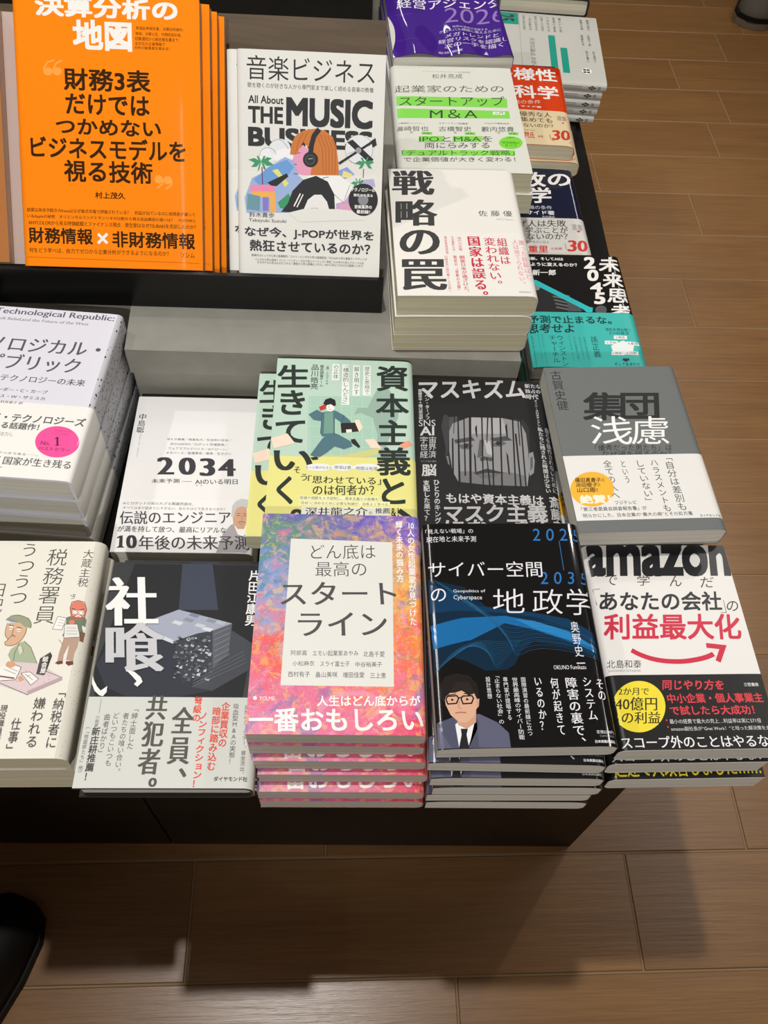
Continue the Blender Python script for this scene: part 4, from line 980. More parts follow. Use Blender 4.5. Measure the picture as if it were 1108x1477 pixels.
# ---------------------------------------------------------------- materials
def lin(h):
    v = [int(h[i:i+2], 16)/255 for i in (0, 2, 4)]
    return tuple(c/12.92 if c <= .04045 else ((c+.055)/1.055)**2.4 for c in v)+(1,)
MATS = {}
GL = dict(G=(.06, .5), O=(.10, .4), S=(.32, .4), M=(.6, .3))
def pm(hexc, fin='M', rough=None, metallic=0):
    k = (hexc, fin, rough)
    if k in MATS: return MATS[k]
    m = bpy.data.materials.new('paint_'+hexc+'_'+fin); m.use_nodes = True
    b = m.node_tree.nodes['Principled BSDF']
    b.inputs['Base Color'].default_value = lin(hexc)
    r, s = GL[fin]
    b.inputs['Roughness'].default_value = r if rough is None else rough
    b.inputs['Specular IOR Level'].default_value = s
    b.inputs['Metallic'].default_value = metallic
    MATS[k] = m
    return m
class NT:
    def __init__(s, name, rough=.5, spec=.4):
        s.m = bpy.data.materials.new(name); s.m.use_nodes = True; s.t = s.m.node_tree; s.b = s.t.nodes['Principled BSDF']
        s.b.inputs['Roughness'].default_value = rough; s.b.inputs['Specular IOR Level'].default_value = spec
    def n(s, typ, **kw):
        nd = s.t.nodes.new(typ)
        for k, v in kw.items():
            if k.startswith('i_'):
                key = k[2:]; key = int(key) if key.isdigit() else key.replace('_', ' ')
                if hasattr(v, 'is_linked'): s.t.links.new(v, nd.inputs[key])
                else: nd.inputs[key].default_value = v
            else: setattr(nd, k, v)
        return nd
    def link(s, a, b): s.t.links.new(a, b)
    def obj(s, scale=(1, 1, 1), loc=(0, 0, 0)):
        tc = s.n('ShaderNodeTexCoord'); mp = s.n('ShaderNodeMapping'); s.link(tc.outputs['Object'], mp.inputs['Vector'])
        mp.inputs['Scale'].default_value = scale; mp.inputs['Location'].default_value = loc
        return mp.outputs[0]
    def ramp(s, fac, stops, interp='LINEAR'):
        r = s.n('ShaderNodeValToRGB'); s.link(fac, r.inputs[0]); e = r.color_ramp.elements
        r.color_ramp.interpolation = interp
        while len(e) < len(stops): e.new(.5)
        for el, (p, c) in zip(e, stops): el.position = p; el.color = lin(c)
        return r.outputs[0]
    def noise(s, vec, scale, detail=4, rough=.5, dist=0):
        nd = s.n('ShaderNodeTexNoise', i_Vector=vec, i_Scale=scale, i_Detail=detail, i_Roughness=rough, i_Distortion=dist)
        return nd.outputs['Fac']
    def mix(s, fac, a, b, mode='MIX'):
        nd = s.n('ShaderNodeMix', data_type='RGBA', blend_type=mode)
        for sock, v in ((nd.inputs[0], fac), (nd.inputs[6], a), (nd.inputs[7], b)):
            if hasattr(v, 'is_linked'): s.link(v, sock)
            else: sock.default_value = v
        return nd.outputs[2]
    def bump(s, h, strength=.3, dist=.001):
        nd = s.n('ShaderNodeBump', i_Strength=strength, i_Distance=dist, i_Height=h); s.link(nd.outputs[0], s.b.inputs['Normal'])
    def col(s, c): s.link(c, s.b.inputs['Base Color'])
def page_mat(name, a, b, c):
    t = NT(name, .75, .15)
    v = t.obj((6, 6, 1500)); n = t.noise(v, 1, 3, .6)
    t.col(t.ramp(n, [(.3, a), (.5, b), (.72, c)])); t.bump(n, .25, .0004)
    return t.m
PG_W = page_mat('page_edges_white', 'b9b5a9', 'cfccc2', 'dcd9d0')
PG_C = page_mat('page_edges_cream', 'b7ae90', 'd0c7ab', 'ddd5bd')
PG_G = page_mat('page_edges_grey', 'a29c90', 'b7b1a5', 'c6c1b6')
def wood_tile():
    t = NT('wood_look_floor_tile', .31, .75)
    tc = t.n('ShaderNodeUVMap'); mp = t.n('ShaderNodeMapping'); t.link(tc.outputs[0], mp.inputs[0]); mp.inputs['Scale'].default_value = (2.2, 30, 1)
    a = t.noise(mp.outputs[0], 1, 6, .6, .6)
    mp2 = t.n('ShaderNodeMapping'); t.link(tc.outputs[0], mp2.inputs[0]); mp2.inputs['Scale'].default_value = (1.2, 5, 1)
    b = t.noise(mp2.outputs[0], 1, 3, .5, .3)
    mp3 = t.n('ShaderNodeMapping'); t.link(tc.outputs[0], mp3.inputs[0]); mp3.inputs['Scale'].default_value = (8, 160, 1)
    c = t.noise(mp3.outputs[0], 1, 4, .65, .2)
    at = t.n('ShaderNodeAttribute', attribute_name='tone')
    base = t.ramp(a, [(.25, '82572c'), (.5, '9f6f3c'), (.75, 'b48348')])
    base = t.mix(.45, base, t.ramp(b, [(.3, '84592c'), (.7, 'ae7f46')]))
    base = t.mix(.25, base, t.ramp(c, [(.35, '68441e'), (.6, 'b2844c')]))
    base = t.mix(.18, base, t.ramp(at.outputs['Fac'], [(0, '74502a'), (1, 'b88a56')]))
    t.col(base); t.bump(c, .35, .0012)
    return t.m
TILE = wood_tile()
GROUT = pm('a8947a', 'M')
def flatmat(name, a, b, rough, scale=40, spec=.4):
    t = NT(name, rough, spec); n = t.noise(t.obj(), scale, 3); t.col(t.ramp(n, [(.3, a), (.7, b)])); return t.m
GREY = flatmat('grey_laminate', '8a887f', '939188', .5)
BLACK = flatmat('black_lacquer', '070707', '0b0b0a', .25)
DARK = flatmat('dark_brown_panel', '110e0a', '17130d', .45)
def wood_board():
    t = NT('brown_wood_board', .5, .3); a = t.noise(t.obj((3, 60, 60)), 1, 5, .6, .4); t.col(t.ramp(a, [(.3, '40321f'), (.5, '4f3f2b'), (.7, '5c4a35')])); return t.m
WOOD = wood_board()
# ---------------------------------------------------------------- mesh helpers
def pyd(name, verts, faces, mats, mi=None, parent=None, smooth=None, scale=.001):
    me = bpy.data.meshes.new(name)
    me.from_pydata([(v[0]*scale, v[1]*scale, v[2]*scale) for v in verts], [], faces)
    for m in mats: me.materials.append(m)
    if mi: me.polygons.foreach_set('material_index', mi)
    if smooth: me.polygons.foreach_set('use_smooth', smooth)
    me.update()
    o = bpy.data.objects.new(name, me); C.objects.link(o)
    if parent: o.parent = parent
    return o
class MB:
    def __init__(s): s.v = []; s.f = []; s.m = []; s.s = []; s.mats = []
    def mat(s, m):
        if m not in s.mats: s.mats.append(m)
        return s.mats.index(m)
    def add(s, v, f, m, smooth=False):
        b = len(s.v); s.v += v; k = s.mat(m)
        for q in f: s.f.append(tuple(i+b for i in q)); s.m.append(k); s.s.append(smooth)
    def build(s, name, parent=None, scale=.001): return pyd(name, s.v, s.f, s.mats, s.m, parent, s.s, scale)
    def box(s, x0, x1, y0, y1, z0, z1, m, bev=0):
        if bev:
            import bmesh
            bm = bmesh.new(); bmesh.ops.create_cube(bm, size=1)
            for v in bm.verts: v.co = Vector(((x0+x1)/2+v.co.x*(x1-x0), (y0+y1)/2+v.co.y*(y1-y0), (z0+z1)/2+v.co.z*(z1-z0)))
            bmesh.ops.bevel(bm, geom=bm.edges[:], offset=bev, segments=2, affect='EDGES')
            bm.verts.index_update()
            s.add([tuple(v.co) for v in bm.verts], [tuple(v.index for v in f.verts) for f in bm.faces], m); bm.free(); return
        s.add([(x, y, z) for x in (x0, x1) for y in (y0, y1) for z in (z0, z1)],
              [(0, 1, 3, 2), (4, 6, 7, 5), (0, 4, 5, 1), (2, 3, 7, 6), (0, 2, 6, 4), (1, 5, 7, 3)], m)
    def prism(s, pts, z0, z1, m):   # pts: xy polygon
        n = len(pts)
        s.add([(x, y, z0) for x, y in pts]+[(x, y, z1) for x, y in pts],
              [tuple(range(n-1, -1, -1)), tuple(range(n, 2*n))]+[(i, (i+1) % n, (i+1) % n+n, i+n) for i in range(n)], m)
def empty(name, loc, rz=0):
    o = bpy.data.objects.new(name, None); C.objects.link(o); o.empty_display_size = .03
    o.location = loc; o.rotation_euler = (0, 0, rz); return o
def tag(o, label=None, cat=None, group=None, kind=None):
    for k, v in (('label', label), ('category', cat), ('group', group), ('kind', kind)):
        if v: o[k] = v
    return o
def copy_tree(o, parent=None):
    c = o.copy(); C.objects.link(c)
    if parent: c.parent = parent
    for ch in list(o.children): copy_tree(ch, c)
    return c
# ---------------------------------------------------------------- printed lettering
GC = {}
def glyph(s, res, off=0):
    k = (s, res, off)
    if k in GC: return GC[k]
    cu = bpy.data.curves.new('txt', 'FONT'); cu.body = s; cu.size = 1; cu.resolution_u = res; cu.offset = off
    o = bpy.data.objects.new('txt', cu); C.objects.link(o)
    me = o.evaluated_get(bpy.context.evaluated_depsgraph_get()).to_mesh()
    r = ([(v.co.x, v.co.y) for v in me.vertices], [tuple(p.vertices) for p in me.polygons])
    bpy.data.objects.remove(o); bpy.data.curves.remove(cu)
    GC[k] = r
    return r
ROT = set('「」ー（）…―─〜“”『』・：')
def text_shape(s, vert, res, off=0):
    if not vert: return glyph(s, res, off)
    V = []; F = []
    for i, ch in enumerate(s.replace('10', '⑩')):
        if ch in ' 　': continue
        if ch == '⑩':
            v, f = glyph('10', res, off); mx = max(p[0] for p in v); v = [(x/mx*.9+.05, y) for x, y in v]
        else: v, f = glyph(ch, res, off)
        if not v: continue
        xs = [p[0] for p in v]; cx = (min(xs)+max(xs))/2
        if ch in ROT: v = [(.5+(y-.38), .38-(x-.5)) for x, y in v]
        elif ch in '、。': v = [(x+.58, y+.55) for x, y in v]
        elif ch in 'っゃゅょッャュョァィゥェォ': v = [(x+.07, y+.07) for x, y in v]
        elif ord(ch) < 256 and ch != '⑩': v = [(x-cx+.5, y) for x, y in v]
        b = len(V); V += [(x, y-i*1.0) for x, y in v]; F += [tuple(q+b for q in t) for t in f]
    return V, F
def box8(d, ky=1): return [(x*d, y*d*ky) for x in (-1, 0, 1) for y in (-1, 0, 1) if x or y]
STY = {'r': [(0, 0)], 't': [(0, 0)], 'b': [(0, 0)]+box8(.02), 'h': [(0, 0)]+box8(.033), 'H': [(0, 0)]+box8(.02)+box8(.04),
       'B': [(0, 0)]+box8(.02)+box8(.045, .6), 'm': [(0, 0), (-.015, 0), (.015, 0)], 'M': [(x, y) for x in (-.036, -.018, 0, .018, .036) for y in (-.005, .005)],
       'D': [(x*.01, 0) for x in range(-5, 6, 2)]}
THIN = {'t': -.006}
class Art:
    """collects printed shapes lying on a cover; surf(x, y) gives the height of the paper there (millimetres)"""
    def __init__(s, mb, w, h, surf, fin, wavy=False): s.wavy = wavy; s.mb = mb; s.w = w; s.h = h; s.surf = surf; s.fin = fin; s.k = 0
    def put(s, pts, faces, col, dz=0):
        e = .05+s.k*.006+dz
        out = []
        for x, y in pts:
            X = x-s.w/2; Y = s.h/2-y
            X = max(-s.w/2+.05, min(s.w/2-.05, X)); Y = max(-s.h/2+.05, min(s.h/2-.05, Y))
            out.append((X, Y))
        # split faces that lie over the rounded spine or a wavy sheet so that the ink follows the paper
        edge = s.w/2-21; fs = []; st = []
        for f in faces:
            if s.wavy or any(abs(out[i][0]) > edge for i in f):
                st += [(f[0], f[i], f[i+1]) for i in range(1, len(f)-1)]
            else: fs.append(f)
        cache = {}
        def mid(a, b):
            k = (min(a, b), max(a, b))
            if k not in cache:
                cache[k] = len(out); out.append(((out[a][0]+out[b][0])/2, (out[a][1]+out[b][1])/2))
            return cache[k]
        while st:
            f = st.pop()
            xs = [out[i][0] for i in f]; ys = [out[i][1] for i in f]
            if s.wavy: lim = 5; ex = max(max(xs)-min(xs), max(ys)-min(ys))
            else:
                far = max(abs(x) for x in xs); ex = max(xs)-min(xs); lim = 99 if far < edge else 2.2
            if ex > lim:
                m0, m1, m2 = mid(f[0], f[1]), mid(f[1], f[2]), mid(f[2], f[0])
                st += [(f[0], m0, m2), (m0, f[1], m1), (m2, m1, f[2]), (m0, m1, m2)]
            else: fs.append(f)
        s.mb.add([(X, Y, s.surf(X, Y)+e) for X, Y in out], fs, pm(col, s.fin), False)
    def item(s, it):
        k = it[0]
        if k in 'tvq':
            if k == 'q': _, txt, x0, y0, ux, uy, vx, vy, c, st = it; x1, y1 = x0+ux, y0+vy
            else: _, txt, x0, y0, x1, y1, c, st = it; ux, uy, vx, vy = x1-x0, 0, 0, y1-y0
            big = max(x1-x0, y1-y0)/max(1, len(txt))
            v, f = text_shape(txt, k == 'v', 4 if big > 9 else (3 if big > 4 else 2), THIN.get(st, 0))
            if not v: return
            sh = STY[st]
            mx0 = min(p[0] for p in v)+min(q[0] for q in sh); mx1 = max(p[0] for p in v)+max(q[0] for q in sh)
            my0 = min(p[1] for p in v)+min(q[1] for q in sh); my1 = max(p[1] for p in v)+max(q[1] for q in sh)
            kx = 1/(mx1-mx0); ky = 1/max(1e-6, my1-my0)
            for i, (dx, dy) in enumerate(sh):
                P = []
                for px, py in v:
                    a = (px+dx-mx0)*kx; b = 1-(py+dy-my0)*ky
                    P.append((x0+a*ux+b*vx, y0+a*uy+b*vy))
                s.put(P, f, COL[c], i*.0004)
        elif k == 'p':
            p = list(zip(it[1][::2], it[1][1::2]))
            s.put(p, [tuple(t) for t in tessellate_polygon([[Vector((x, y, 0)) for x, y in p]])], COL[it[2]])
        elif k == 'e':
            _, cx, cy, ax, ay, bx, by, c = it
            p = [(cx+ax*math.cos(a)+bx*math.sin(a), cy+ay*math.cos(a)+by*math.sin(a)) for a in [i*math.pi/20 for i in range(40)]]
            s.put(p, [tuple(range(40))], COL[c])
        else:
            p = list(zip(it[1][::2], it[1][1::2])); hw = it[2]/2
            q = [p[0]]
            for a in p[1:]:
                if math.dist(a, q[-1]) > .05: q.append(a)
            if len(q) < 2: return
            closed = math.dist(q[0], q[-1]) < .3 and len(q) > 3
            if len(q) > 4 and not closed:        # soften long curves
                for _ in range(2):
                    r = [q[0]]
                    for a, b in zip(q, q[1:]): r += [(a[0]*.75+b[0]*.25, a[1]*.75+b[1]*.25), (a[0]*.25+b[0]*.75, a[1]*.25+b[1]*.75)]
                    q = r+[q[-1]]
            L = []
            for i, a in enumerate(q):
                ds = []
                for u, v in ((i-1, i), (i, i+1)):
                    if 0 <= u and v < len(q):
                        d = math.dist(q[u], q[v]) or 1; ds.append(((q[v][0]-q[u][0])/d, (q[v][1]-q[u][1])/d))
                if len(ds) == 1: n = (-ds[0][1], ds[0][0]); m = 1
                else:
                    n = (-(ds[0][1]+ds[1][1]), ds[0][0]+ds[1][0]); l = math.hypot(*n) or 1; n = (n[0]/l, n[1]/l)
                    m = 1/max(.5, abs(n[0]*-ds[0][1]+n[1]*ds[0][0]))
                L += [(a[0]+n[0]*hw*m, a[1]+n[1]*hw*m), (a[0]-n[0]*hw*m, a[1]-n[1]*hw*m)]
            s.put(L, [(2*i, 2*i+2, 2*i+3, 2*i+1) for i in range(len(q)-1)], COL[it[3]])
        s.k += 1
# ---------------------------------------------------------------- one book
def make_book(name, key, w, h, t, cover, fin='M', spine='R', spine_mat=None, hard=False, pages=None, obi=None, obi_mat=None, obi_fin=None,
              art=None, obi_art=None, wave=0, r=None, sag=(.9, .35), root=None, pinset=None):
    """local frame: x across the cover, y towards its head, z up from the table"""
    sg = 1 if spine == 'R' else -1
    th = 2.4 if hard else .4
    r = r or min(t*.38, 6.5)
    top = t-.45
    def bumpf(x, y):
        d = w/2-sg*x; e = w/2+sg*x; b = 0
        if d < 16: b -= sag[0]*((16-d)/16)**2
        if e < 20: b -= sag[1]*((20-e)/20)**2
        if wave: b += wave*(math.sin(x*.11+.4+y*.006)-1)*.5*max(0, min(1, (h/2-y)/h*1.2))+wave*.25*(math.sin(y*.05)-1)
        return b
    def surf(x, y, off=0):
        sx = sg*x; z = top+off+bumpf(x, y)
        u = sx-(w/2-r)
        if u > 0: z -= r-math.sqrt(max(0, r*r-u*u))
        return z
    def sheet(mb, off, y0, y1, m_top, m_sp, thick, ny=14):
        xs = [-w/2]+[-w/2+q for q in (1.5, 3, 4.5, 6, 8, 10, 12, 14, 16, 18, 20)]+[(-w/2+20)+(w-20-r-12)*i/6 for i in range(1, 7)]
        xs += [w/2-r-12+12*i/9 for i in range(1, 10)]
        if wave: xs = [-w/2+(w-r)*i/60 for i in range(61)]; ny = 40
        arc = [math.pi/2*i/7 for i in range(1, 8)]
        def path(o, yy):
            R = max(.3, r+o); P = []
            for x in xs: P.append((x, top+o+bumpf(sg*x, yy)))
            for a in arc: P.append((w/2-r+R*math.sin(a), top-r+R*math.cos(a)+bumpf(sg*(w/2-r+R*math.sin(a)), yy)*math.cos(a)))
            for a in arc: P.append((w/2-r+R*math.cos(a), r-R*math.sin(a)))
            P.append((-w/2, -o if o < 0 else 0-o*0))
            return P
        ys = [y0+(y1-y0)*i/ny for i in range(ny+1)]
        npth = len(path(0, 0)); ntop = len(xs)
        g = []
        for o in (off, off-thick):
            vs = []
            for yy in ys: vs += [(sg*x, yy, max(z, .02)) for x, z in path(o, yy)]
            g.append(vs)
        for gi, vs in enumerate(g):
            for rng, m in ((range(0, ntop-1), m_top), (range(ntop-1, npth-2), m_sp), (range(npth-2, npth-1), m_top)):
                fs = [(j*npth+i, j*npth+i+1, (j+1)*npth+i+1, (j+1)*npth+i) for j in range(ny) for i in rng]
                used = sorted({q for f in fs for q in f}); mp = {q: k for k, q in enumerate(used)}
                mb.add([vs[q] for q in used], [tuple(mp[q] for q in f) for f in fs], m, gi == 0)
        n = len(g[0])
        rim = []
        for j in (0, ny): rim += [(j*npth+i, j*npth+i+1, n+j*npth+i+1, n+j*npth+i) for i in range(npth-1)]
        for i in (0, npth-1): rim += [(j*npth+i, (j+1)*npth+i, n+(j+1)*npth+i, n+j*npth+i) for j in range(ny)]
        mb.add(g[0]+g[1], rim, m_sp if key == 'shagui' else m_top, False)
        return path
    root = root or empty(name, (0, 0, 0))
    cb = MB(); path = sheet(cb, 0, -h/2, h/2, cover, spine_mat or cover, th)
    ob = None
    y_ob = None
    if obi:
        v0, v1 = obi; y1 = h/2-v0; y0 = h/2-v1 if v1 else -h/2+.2
        y_ob = v0; ob = MB(); sheet(ob, .26, y0, y1, obi_mat, obi_mat, .2, 8)
    A = Art(cb, w, h, surf, fin, bool(wave)); B = Art(ob, w, h, lambda x, y: surf(x, y, .26), obi_fin or fin) if obi else None
    for it in (ART.get(key, []) if art is None else art):
        if it[0] in 'tv': yc = (it[3]+it[5])/2
        elif it[0] == 'q': yc = it[3]+(it[5]+it[7])/2
        elif it[0] == 'e': yc = it[2]
        else: yc = sum(it[1][1::2])/len(it[1][1::2])
        on = obi and yc >= obi[0] and (obi[1] is None or yc <= obi[1])
        if on and obi_art is not None: continue
        (B if on else A).item(it)
    if obi_art is not None:
        for it in obi_art: B.item(it)
    cb.build('cover', root)
    if ob: ob.build('belly_band', root)
    # page block: prism following the inside of the cover
    ins = 3.0 if hard else .35
    pi = [( -w/2+ins if x < -w/2+ins else min(x, w/2-th-.4), z-.06) for x, z in path(-th, 0)]
    pi[-1] = (-w/2+ins, th+.1)
    drop = wave*1.3
    pi = [(x, min(max(z, th+.1), top-th-.1-drop)) for x, z in pi]
    # concave fore edge is flat here; close the polygon at the fore edge
    hh = h/2-(ins if hard else .15)
    n = len(pi); pb = MB()
    pb.add([(sg*x, -hh, z) for x, z in pi]+[(sg*x, hh, z) for x, z in pi],
           [tuple(range(n)), tuple(range(2*n-1, n-1, -1))]+[(i, (i+1) % n, (i+1) % n+n, i+n) for i in range(n)], pages or PG_W)
    pb.build('page_block', root)
    return root
ORD = ['top', 'second', 'third', 'fourth', 'fifth', 'sixth']
def place(root, w, h, t, q):
    root.location = (q[0]*.001, q[1]*.001, H+(q[2]-t)*.001); root.rotation_euler = (0, 0, q[3])
def stack(key, name, group, toplabel, what, labels=None, make=None, make_for=None, **kw):
    w, h, t, L = STK[key]
    proto = make_book(name, key, w, h, t, obi=OBI.get(key), **kw)
    for i, q in enumerate(L):
        if i == 0: o = proto
        elif make_for and i in make_for: o = make_for[i](w, h, t)
        else: o = copy_tree(proto)
        place(o, w, h, t, q)
        lab = toplabel if i == 0 else (labels or {}).get(i) or ('%s book from the top of the stack of %s' % (ORD[i], what) if i < len(L)-1 else 'bottom book of the stack of %s' % what)
        tag(o, lab, 'book', group if len(L) > 1 else None)
    return proto
# ================================================================ floor
rows = {-1: 159, 0: 409, 1: 588, 5: 330, 6: 80, 7: 430, 8: 158, 9: 520, 10: 244, 11: 30, 12: 360, 13: 426, 14: 324, 15: 492, 16: 580}
fb = MB(); fb.box(-4500, 4500, -2500, 7500, -20, -1.2, GROUT)
nv = len(fb.v); uvs = []; tones = []
for rI in range(-14, 46):
    y0 = 120+150*rI; j = rows.get(rI, random.uniform(0, 600)) % 600
    for k in range(-7, 8):
        x0 = j+600*k
        a, b, c, d = x0+1.0, x0+599.0, y0+1.0, y0+149.0
        ox, oy, tn = random.uniform(0, 50), random.uniform(0, 50), random.random()
        base = len(fb.v)
        fb.add([(a, c, -1.3), (b, c, -1.3), (b, d, -1.3), (a, d, -1.3), (a+1.5, c+1.5, 0), (b-1.5, c+1.5, 0), (b-1.5, d-1.5, 0), (a+1.5, d-1.5, 0)],
               [(4, 5, 6, 7), (0, 1, 5, 4), (1, 2, 6, 5), (2, 3, 7, 6), (3, 0, 4, 7)], TILE)
        uvs += [(ox+(p[0]-a)/1000, oy+(p[1]-c)/1000) for p in fb.v[base:]]; tones += [tn]*8
floor = fb.build('floor'); floor.rotation_euler = (0, 0, math.radians(5.74)); tag(floor, kind='structure')
me = floor.data; uvl = me.uv_layers.new(name='UVMap'); at = me.attributes.new('tone', 'FLOAT', 'POINT')
at.data.foreach_set('value', [0.0]*nv+tones)
allu = [(0, 0)]*nv+uvs
for lp in me.loops: uvl.data[lp.index].uv = allu[lp.vertex_index]
# ================================================================ room shell
WALL = flatmat('warm_white_wall', 'c9c1b4', 'cfc8bc', .8, 3, .2)
CEIL = flatmat('white_ceiling', 'd8d4cc', 'dedad2', .9, 3, .2)
for nm, b in (('wall_back', (-4.4, 4.4, 7.2, 7.3, 0, 2.8)), ('wall_front', (-4.4, 4.4, -2.5, -2.4, 0, 2.8)), ('wall_left', (-4.5, -4.4, -2.5, 7.3, 0, 2.8)), ('wall_right', (4.4, 4.5, -2.5, 7.3, 0, 2.8)), ('ceiling', (-4.5, 4.5, -2.5, 7.3, 2.8, 2.85))):
    m = MB(); m.box(*b, CEIL if nm == 'ceiling' else WALL); tag(m.build(nm, scale=1), kind='structure')
# ================================================================ display table
def Z(z): return H*1000+z
TT = Z(-714.9)
table = empty('display_table', (0, 0, 0)); tag(table, 'low black display table carrying the stacks of books', 'table')
a = .077
def fr(x, y): return (x*math.cos(a)-y*math.sin(a), x*math.sin(a)+y*math.cos(a))
def rp(pts): return [fr(x, y) for x, y in pts]
m = MB(); m.prism(rp([(-760, 222), (304.8, 222), (304.8, 1800), (-760, 1800)]), TT-14, TT, BLACK); m.build('table_top', table)
# right hand edge rail: two black steps with a thin groove
m = MB(); m.prism(rp([(305, 222), (317, 222), (317, 1800), (305, 1800)]), TT-14, TT-1, BLACK); m.prism(rp([(317.2, 222), (325, 222), (325, 1800), (317.2, 1800)]), TT-14, TT-4, BLACK); m.build('edge_rail', table)
m = MB()
for x0, x1 in ((-760, -232), (-229.5, 326)): m.prism(rp([(x0, 287), (x1, 287), (x1, 305), (x0, 305)]), 0, TT-14.2, DARK)
m.build('front_panel', table)
m = MB(); m.prism(rp([(308, 305.5), (326, 305.5), (326, 1780), (308, 1780)]), 0, TT-14.2, DARK); m.build('side_panel', table)
# grey riser that carries the back rows
riser = empty('display_riser', (0, 0, 0)); tag(riser, 'grey stepped riser block at the back of the table, under the white paperbacks', 'riser')
RT = Z(-616.2)
def rl(x, y): return (x*math.cos(.079)-y*math.sin(.079), x*math.sin(.079)+y*math.cos(.079))
P0 = (121/1, 604.4)
def along(d, back=0, inset=0):
    ux = (math.cos(.079), math.sin(.079)); bk = (-math.sin(.125), math.cos(.125))
    return (P0[0]-ux[0]*(d+inset)+bk[0]*back, P0[1]-ux[1]*(d+inset)+bk[1]*back)
m = MB(); m.prism([along(860, 60), along(384, 60), along(384), along(0), along(0, 720), along(860, 720)], RT-32, RT, GREY); m.build('riser_top', riser)
m = MB(); m.prism([along(850, 66), along(383, 66), along(383, 6), along(0, 6, 5), along(0, 712, 5), along(850, 712)], TT+.2, RT-32.2, GREY); m.build('riser_base', riser)
# black-edged easel with a leaning wood back board
stand = empty('display_easel', (0, 0, 0)); tag(stand, 'black fronted easel with brown wood back board holding the leaning books', 'stand')
E0 = (-20, 654.0)
def es(d, back=0): return (E0[0]-math.cos(.083)*d-math.sin(.083)*back, E0[1]-math.sin(.083)*d+math.cos(.083)*back)
EZ = Z(-573.6)
m = MB()
prof = [(0, RT+.2), (0, EZ), (4.2, EZ), (4.2, EZ-4.5), (42, RT+.2)]
V = [(*es(dd, bk), z) for dd in (700, 0) for bk, z in prof]
m.add(V, [(0, 1, 2, 3, 4), (9, 8, 7, 6, 5)]+[(i, (i+1) % 5, (i+1) % 5+5, i+5) for i in range(5)], BLACK); m.build('front_ledge', stand)
def leanbox(d0, d1, back, tilt, length, thick, mat, name, parent, z0=0):
    m = MB(); b0 = es(0, back); ux = Vector((-math.cos(.083), -math.sin(.083), 0)); bk = Vector((-math.sin(.083), math.cos(.083), 0))
    uv = bk*math.cos(tilt)+Vector((0, 0, 1))*math.sin(tilt); nn = bk*math.sin(tilt)-Vector((0, 0, 1))*math.cos(tilt)
    o = Vector((b0[0], b0[1], EZ+z0)); V = []
    for dd in (d0, d1):
        for l in (0, length):
            for k in (0, thick): V.append(tuple(o+ux*dd+uv*l+nn*k))
    m.add(V, [(0, 1, 3, 2), (4, 6, 7, 5), (0, 4, 5, 1), (2, 3, 7, 6), (0, 2, 6, 4), (1, 5, 7, 3)], mat)
    return m.build(name, parent)
leanbox(0, 700, 92, math.radians(46), 215, 12, WOOD, 'back_board', stand, -42.5+12)
# dark case added for the shadowed space behind the board
case = empty('display_case', (0, 0, 0)); tag(case, 'dark brown display case behind the leaning books', 'display case')
m = MB(); p = [es(700, 480), es(10, 480), es(10, 640), es(700, 640)]; m.prism(p, RT+.3, RT+150, DARK); m.build('body', case)
